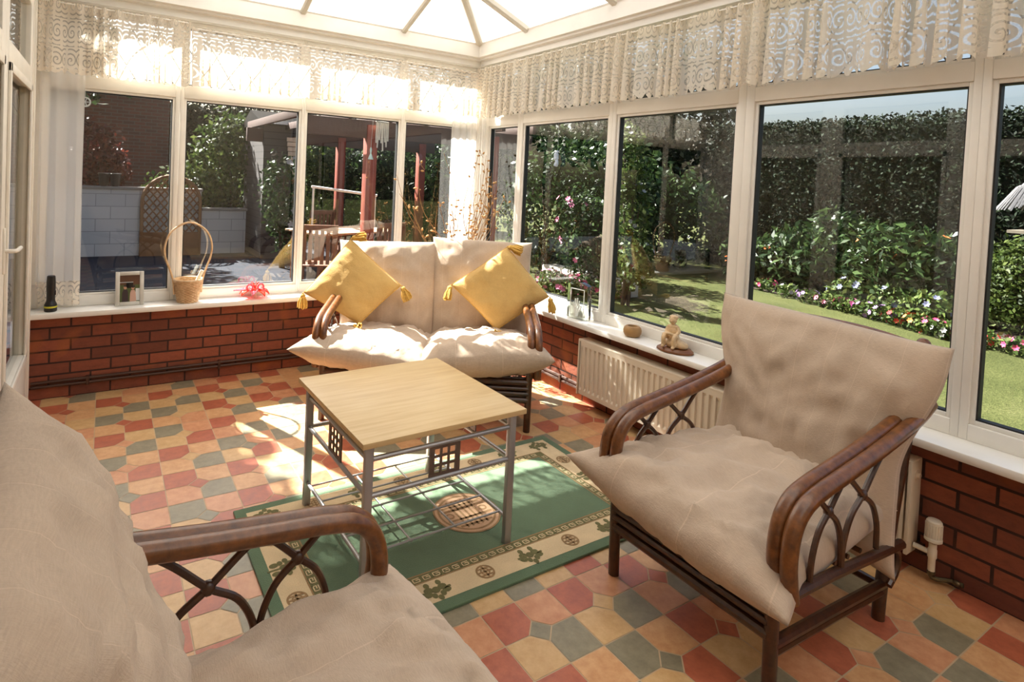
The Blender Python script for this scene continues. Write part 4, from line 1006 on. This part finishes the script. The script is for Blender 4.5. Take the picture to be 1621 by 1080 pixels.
# back garden: block wall, trellis, outbuilding, pergola
t = NT('painted_block'); b = t.n('ShaderNodeTexBrick'); t.put(b.inputs['Vector'], t.uv()); b.inputs['Scale'].default_value = 1; b.inputs['Brick Width'].default_value = .44; b.inputs['Row Height'].default_value = .215; b.inputs['Mortar Size'].default_value = .006
b.inputs['Color1'].default_value = rgb(196, 196, 194); b.inputs['Color2'].default_value = rgb(182, 184, 184); b.inputs['Mortar'].default_value = rgb(150, 150, 150); t.pbr(b.outputs[0], .85); BLOCK = t.m
w = thing('garden_wall', (-2.4, 7.0, GZ), 0, 'low white painted block wall at the end of the patio', 'wall')
m = MB(); m.box(-3.2, 1.0, 0, .2, 0, 1.15, uvf=lambda p: (p.x, p.z)); m.box(1.0, 1.80, 0, .2, 0, .80, uvf=lambda p: (p.x, p.z)); m.build('blockwork', BLOCK, w, smooth=0)
m = MB(); m.box(-3.22, 1.02, -.03, .23, 1.15, 1.20, bev=.006); m.box(1.02, 1.82, -.03, .23, .80, .85, bev=.006); m.build('coping', plain('grey_coping', rgb(130, 126, 120), .85), w)
TRW = plain('brown_trellis', rgb(134, 96, 60), .8)
tr = thing('arched_trellis', (-1.90, 6.9, GZ), 0, 'brown arch-topped lattice trellis leaning on the white garden wall', 'trellis')
m = MB(); R_ = .47; H = .95
arch = [(-R_, 0, 0), (-R_, 0, H)] + [(R_ * math.cos(PI - PI * k / 16), 0, H + R_ * math.sin(PI * k / 16)) for k in range(1, 16)] + [(R_, 0, H), (R_, 0, 0)]
m.tube(arch, .03, 6); m.box(-R_, R_, -.02, .02, .0, .42); m.build('frame', TRW, tr)
m = MB()
for k in range(-16, 17):
    for dr in (1, -1):
        pts = []
        for q in range(60):
            z_ = .42 + q * .0175; x = k * .118 + dr * (z_ - .42) * .8
            if abs(x) < R_ - .01 and (z_ < H or math.hypot(x, z_ - H) < R_ - .01): pts.append((x, dr * .006, z_))
        if len(pts) > 3: m.tube([pts[0], pts[-1]], .013, 4)
m.build('lattice', TRW, tr, smooth=0)
bush('climbing_plant', 'sparse climber growing behind the arched trellis', 'plant', (-1.9, 7.62, GZ), [((0, 0, .8), (.5, .22, .75))], 900, .10, LF_MID, 150)
ob = thing('brick_outbuilding', (-4.2, 10.2, GZ), 0, 'dark red brick outbuilding behind the white garden wall', 'outbuilding')
t = NT('outbuilding_brick'); b = t.n('ShaderNodeTexBrick'); t.put(b.inputs['Vector'], t.uv()); b.inputs['Scale'].default_value = 1; b.inputs['Brick Width'].default_value = .225; b.inputs['Row Height'].default_value = .075; b.inputs['Mortar Size'].default_value = .008
b.inputs['Color1'].default_value = rgb(112, 58, 46); b.inputs['Color2'].default_value = rgb(88, 46, 40); b.inputs['Mortar'].default_value = rgb(104, 92, 84); t.pbr(b.outputs[0], .85)
m = MB(); m.box(-2.5, 2.5, 0, 2.5, 0, 3.35, uvf=lambda p: (p.x, p.z)); m.build('wall', t.m, ob, smooth=0)
m = MB(); m.prism([(-2.7, -.2, 3.35), (-2.7, 2.7, 3.35), (-2.7, 1.25, 3.7)], (5.4, 0, 0)); m.build('roof', plain('slate', rgb(70, 66, 68), .7), ob, smooth=0)
m = MB(); m.box(-.2, .7, -.03, .0, .2, 2.1); m.build('door', plain('dark_door', rgb(40, 34, 32), .6), ob)
bush('acer', 'dark red acer above the white garden wall', 'shrub', (-3.3, 8.0, GZ), [((0, 0, 1.7), (.65, .5, .7)), ((.4, 0, 1.5), (.4, .4, .4))], 2200, .10, LF_RED, 151)
for k, x in enumerate((-2.95, -2.78)):
    m = MB(); m.lathe([(.05, 0), (.07, .03), (.085, .2), (.095, .22), (.08, .23)], c=(x, 7.1, GZ + 1.2), seg=16)
    tag(m.build('plant_pot', plain('dark_glaze', rgb(40, 36, 36), .4) if 'dark_glaze' not in bpy.data.materials else bpy.data.materials['dark_glaze']), ['dark plant pot on the garden wall, the one nearer the acer', 'dark plant pot on the garden wall, the one nearer the trellis'][k], 'pot')
bush('garden_shrub', 'tall green shrub behind the second window, beyond the low wall', 'shrub', (-.85, 7.8, GZ), [((0, 0, 1.6), (.75, .5, 1.1)), ((.2, 0, 2.1), (.5, .4, .6)), ((-.3, 0, 1.0), (.5, .4, .7))], 4200, .11, LF_MID, 152)
bush('rose_bush', 'white-flowered rose bush by the dark shed', 'shrub', (-.42, 5.1, GZ), [((0, 0, 1.25), (.35, .35, .65)), ((.1, 0, .7), (.3, .3, .5))], 1800, .08, LF_DARK, 153, (12, .07, F_WHITE))
sh = thing('garden_shed', (.40, 6.1, GZ), 0, 'dark stained timber shed behind the rose bush', 'shed')
t = NT('dark_cladding'); sp_ = t.n('ShaderNodeSeparateXYZ'); t.put(sp_.inputs[0], t.obj())
gp = t.math('FRACT', t.math('DIVIDE', sp_.outputs[2], .12)); t.pbr(t.mixc(t.math('LESS_THAN', gp, .1), rgb(70, 64, 62), rgb(34, 30, 30)), .8); 
m = MB(); m.box(-.92, -.20, 0, 1.6, 0, 2.42); m.build('cladding', t.m, sh, smooth=0)
m = MB(); m.prism([(-1.0, -.15, 2.42), (-1.0, 1.75, 2.42), (-1.0, .8, 2.72)], (.9, 0, 0)); m.build('roof', plain('felt', rgb(26, 24, 24), 1, spec=.05), sh, smooth=0)
m = MB(); m.box(-.78, -.28, -.17, -.15, 2.42, 2.48); m.build('fascia', plain('white_fascia', rgb(214, 208, 198), .6), sh)
fp = thing('slatted_screen', (.0, 6.0, GZ), 0, 'narrow pale slatted screen catching the sun beside the shed', 'screen')
for k in range(9):
    m = MB(); m.box(-.14 + .006 * (8 - k) * 0 + .010 * (8 - k) , .16, 0, .02, 1.45 + k * .085, 1.525 + k * .085, bev=.004); m.build('slat', plain('pale_slat', rgb(200, 178, 156), .8) if 'pale_slat' not in bpy.data.materials else bpy.data.materials['pale_slat'], fp)
for x in (.0, .14):
    m = MB(); m.box(x - .025, x + .025, .02, .07, 0, 2.22); m.build('post', TRW, fp)
PRG = plain('redwood_stain', rgb(136, 62, 44), .6, var=.15); PRD = plain('dark_brown_stain', rgb(74, 50, 42), .7)
pg = thing('pergola', (.2, 3.0, GZ), 0, 'red-brown timber pergola over the garden table', 'pergola')
for x, y in ((0, 0), (2.05, 0), (.75, 3.2), (2.5, 3.2)):
    m = MB(); m.box(x - .075, x + .075, y - .075, y + .075, 0, 2.28, bev=.008); m.build('post', PRG, pg)
for y in (0, 3.2):
    m = MB(); m.box(-1.0, 2.8, y - .04, y + .04, 2.10, 2.34, bev=.006); m.build('beam', PRD, pg)
for k in range(7):
    x = -.9 + k * .58; m = MB(); m.box(x - .03, x + .03, -.35, 3.5, 2.34, 2.46, bev=.005); m.build('rafter', PRD, pg)
for k, (x, y, s_, hh) in enumerate(((1.2, 8.3, .8, 2.5), (2.3, 7.6, .9, 2.4), (3.1, 8.6, .9, 2.6), (3.5, 6.6, .9, 2.3))):
    bush('garden_shrub', ['green shrub behind the pergola, left of its tall post', 'green shrub behind the pergola, right of its tall post', 'bushy shrub behind the pergola toward the corner window', 'shrub beside the pergola, seen beyond the twigs'][k], 'shrub', (x, y, GZ), [((0, 0, hh * .5), (s_, s_ * .7, hh * .5)), ((.2, -.1, hh * .7), (s_ * .7, s_ * .6, hh * .3))], 4200, .12, (LF_MID, LF_DARK, LF_MID, LF_DARK)[k], 160 + k)
m = MB(); m.tube([(-.10, 4.6, 1.27), (.95, 4.4, 1.16)], .022, 8); 
for t_ in (0.03, .97): m.tube([(-.10 + 1.05 * t_, 4.6 - .2 * t_, 1.26 - .11 * t_), (-.10 + 1.05 * t_, 4.6 - .2 * t_, GZ)], .018, 8)
tag(m.build('handrail', plain('white_rail', rgb(232, 228, 220), .5)), 'sloping white handrail behind the pergola post', 'railing')
TEAK = plain('garden_teak', rgb(164, 132, 100), .75, var=.2, sc=20); TEAKD = plain('garden_teak_dark', rgb(112, 70, 46), .75, var=.2, sc=20)
gt = thing('garden_table', (.25, 4.0, GZ), math.radians(15), 'wooden garden table standing under the pergola', 'table')
m = MB()
for k in range(8): m.box(-.75, .75, -.45 + k * .114, -.45 + k * .114 + .105, .71, .74, bev=.004)
m.build('table_top', TEAK, gt)
for sx in (-.65, .65):
    for sy in (-.36, .36):
        m = MB(); m.box(sx - .03, sx + .03, sy - .03, sy + .03, 0, .71); m.build('leg', TEAKD, gt)
def gchair(x, y, rz, label):
    r = thing('garden_chair', (x, y, GZ), rz, label, 'chair', 'wooden garden chairs')
    m = MB()
    for k in range(5): m.box(-.22, .22, -.2 + k * .085, -.2 + k * .085 + .07, .42, .44, bev=.003)
    m.build('seat', TEAKD, r); m = MB()
    for k in range(6): m.box(-.20 + k * .072, -.20 + k * .072 + .045, -.25, -.23, .46, .90)
    m.box(-.23, .23, -.26, -.225, .88, .95, bev=.004); m.build('backrest', TEAKD, r)
    for sx in (-.21, .21):
        for sy, hh in ((-.235, .92), (.2, .62)):
            m = MB(); m.box(sx - .02, sx + .02, sy - .02, sy + .02, 0, hh); m.build('leg', TEAKD, r)
        m = MB(); m.box(sx - .025, sx + .025, -.23, .24, .62, .645); m.build('armrest', TEAKD, r)
gchair(-.55, 2.75, math.radians(-20), 'slatted wooden garden chair nearest the window by the pergola post')
gchair(.45, 3.05, math.radians(10), 'slatted wooden garden chair in front of the tall pergola post')
gchair(.35, 5.0, math.radians(190), 'slatted wooden garden chair on the far side of the garden table')
wc = thing('driftwood_chime', (.31, 2.86, 2.2), 0, 'pale driftwood wind chime hanging from the pergola', 'wind chime')
rr = random.Random(3)
m = MB(); m.tube([(-.10, 0, .03), (.09, 0, .02)], .012, 6); m.tube([(0, 0, .02), (0, .05, .10)], .002, 4); m.build('hanger', STONE, wc)
for k in range(8):
    x = -.085 + k * .024; l = rr.uniform(.22, .40); m = MB(); m.tube(cr([(x, 0, .02), (x + rr.uniform(-.01, .01), .01, -l * .5), (x + rr.uniform(-.01, .01), 0, -l)], 3), .011, 6); m.build('driftwood_stick', plain('driftwood', rgb(206, 196, 180), .9) if 'driftwood' not in bpy.data.materials else bpy.data.materials['driftwood'], wc)
m = MB(); m.lathe([(.035, 0), (.030, .02), (.016, .06), (.008, .075), (.012, .10), (.016, .13), (.006, .16)], c=(.05, 2.62, 1.70), seg=14); m.tube([(.05, 2.62, 1.86), (.1, 2.7, 2.24)], .002, 4)
tag(m.build('hanging_bell', plain('pale_green_metal', rgb(190, 210, 196), .5)), 'small pale green hanging bell in front of the pergola post', 'bell')

# ------------------------------------------------------------------ light
sc = bpy.context.scene
w = bpy.data.worlds.new('sky'); sc.world = w; w.use_nodes = True; nt = w.node_tree
bg = nt.nodes['Background']; sk = nt.nodes.new('ShaderNodeTexSky'); sk.sky_type = 'NISHITA'; sk.sun_disc = False
sd = V((.38, -1, -1.02)).normalized()
sk.sun_elevation = math.asin(-sd.z); sk.sun_rotation = math.atan2(-sd.x, -sd.y); sk.air_density = 1.0; sk.dust_density = 6.0; sk.ozone_density = 1.0
nt.links.new(sk.outputs[0], bg.inputs[0]); bg.inputs[1].default_value = .32
sl = bpy.data.lights.new('sun', 'SUN'); sl.energy = 36.0; sl.angle = math.radians(.55); sl.color = (1, .965, .91)
so = bpy.data.objects.new('sun', sl); C.objects.link(so); so.rotation_euler = sd.to_track_quat('-Z', 'Y').to_euler(); so.location = (-3, 8, 9)

# ------------------------------------------------------------------ camera
cam = bpy.data.cameras.new('camera'); co = bpy.data.objects.new('camera', cam); C.objects.link(co); sc.camera = co
yaw, pit, rol, fpx, pcx, pcy = -.5341, -.029, -.0448, 912.12, 704.87, 308.51
fwv = V((-math.sin(yaw) * math.cos(pit), math.cos(yaw) * math.cos(pit), math.sin(pit))); rv = V((math.cos(yaw), math.sin(yaw), 0)); dv = fwv.cross(rv)
r2 = rv * math.cos(rol) + dv * math.sin(rol); d2 = -rv * math.sin(rol) + dv * math.cos(rol)
Mx = Matrix((r2, -d2, -fwv)).transposed().to_4x4(); Mx.translation = (-2.9341, -4.3856, 1.5); co.matrix_world = Mx
cam.sensor_width = 36; cam.sensor_fit = 'HORIZONTAL'; cam.lens = 36 * fpx / 1621
cam.shift_x = (810.5 - pcx) / 1621; cam.shift_y = (pcy - 540) / 1621; cam.clip_start = .02; cam.clip_end = 300

sc.view_settings.view_transform = 'Standard'; sc.view_settings.look = 'None'; sc.view_settings.gamma = 1; sc.view_settings.use_curve_mapping = False
sc.view_settings.exposure = 0.0
cy = sc.cycles; cy.use_denoising = True; cy.max_bounces = 10; cy.diffuse_bounces = 5; cy.glossy_bounces = 4; cy.transmission_bounces = 6; cy.transparent_max_bounces = 28
cy.sample_clamp_indirect = 6; cy.caustics_reflective = False; cy.caustics_refractive = False
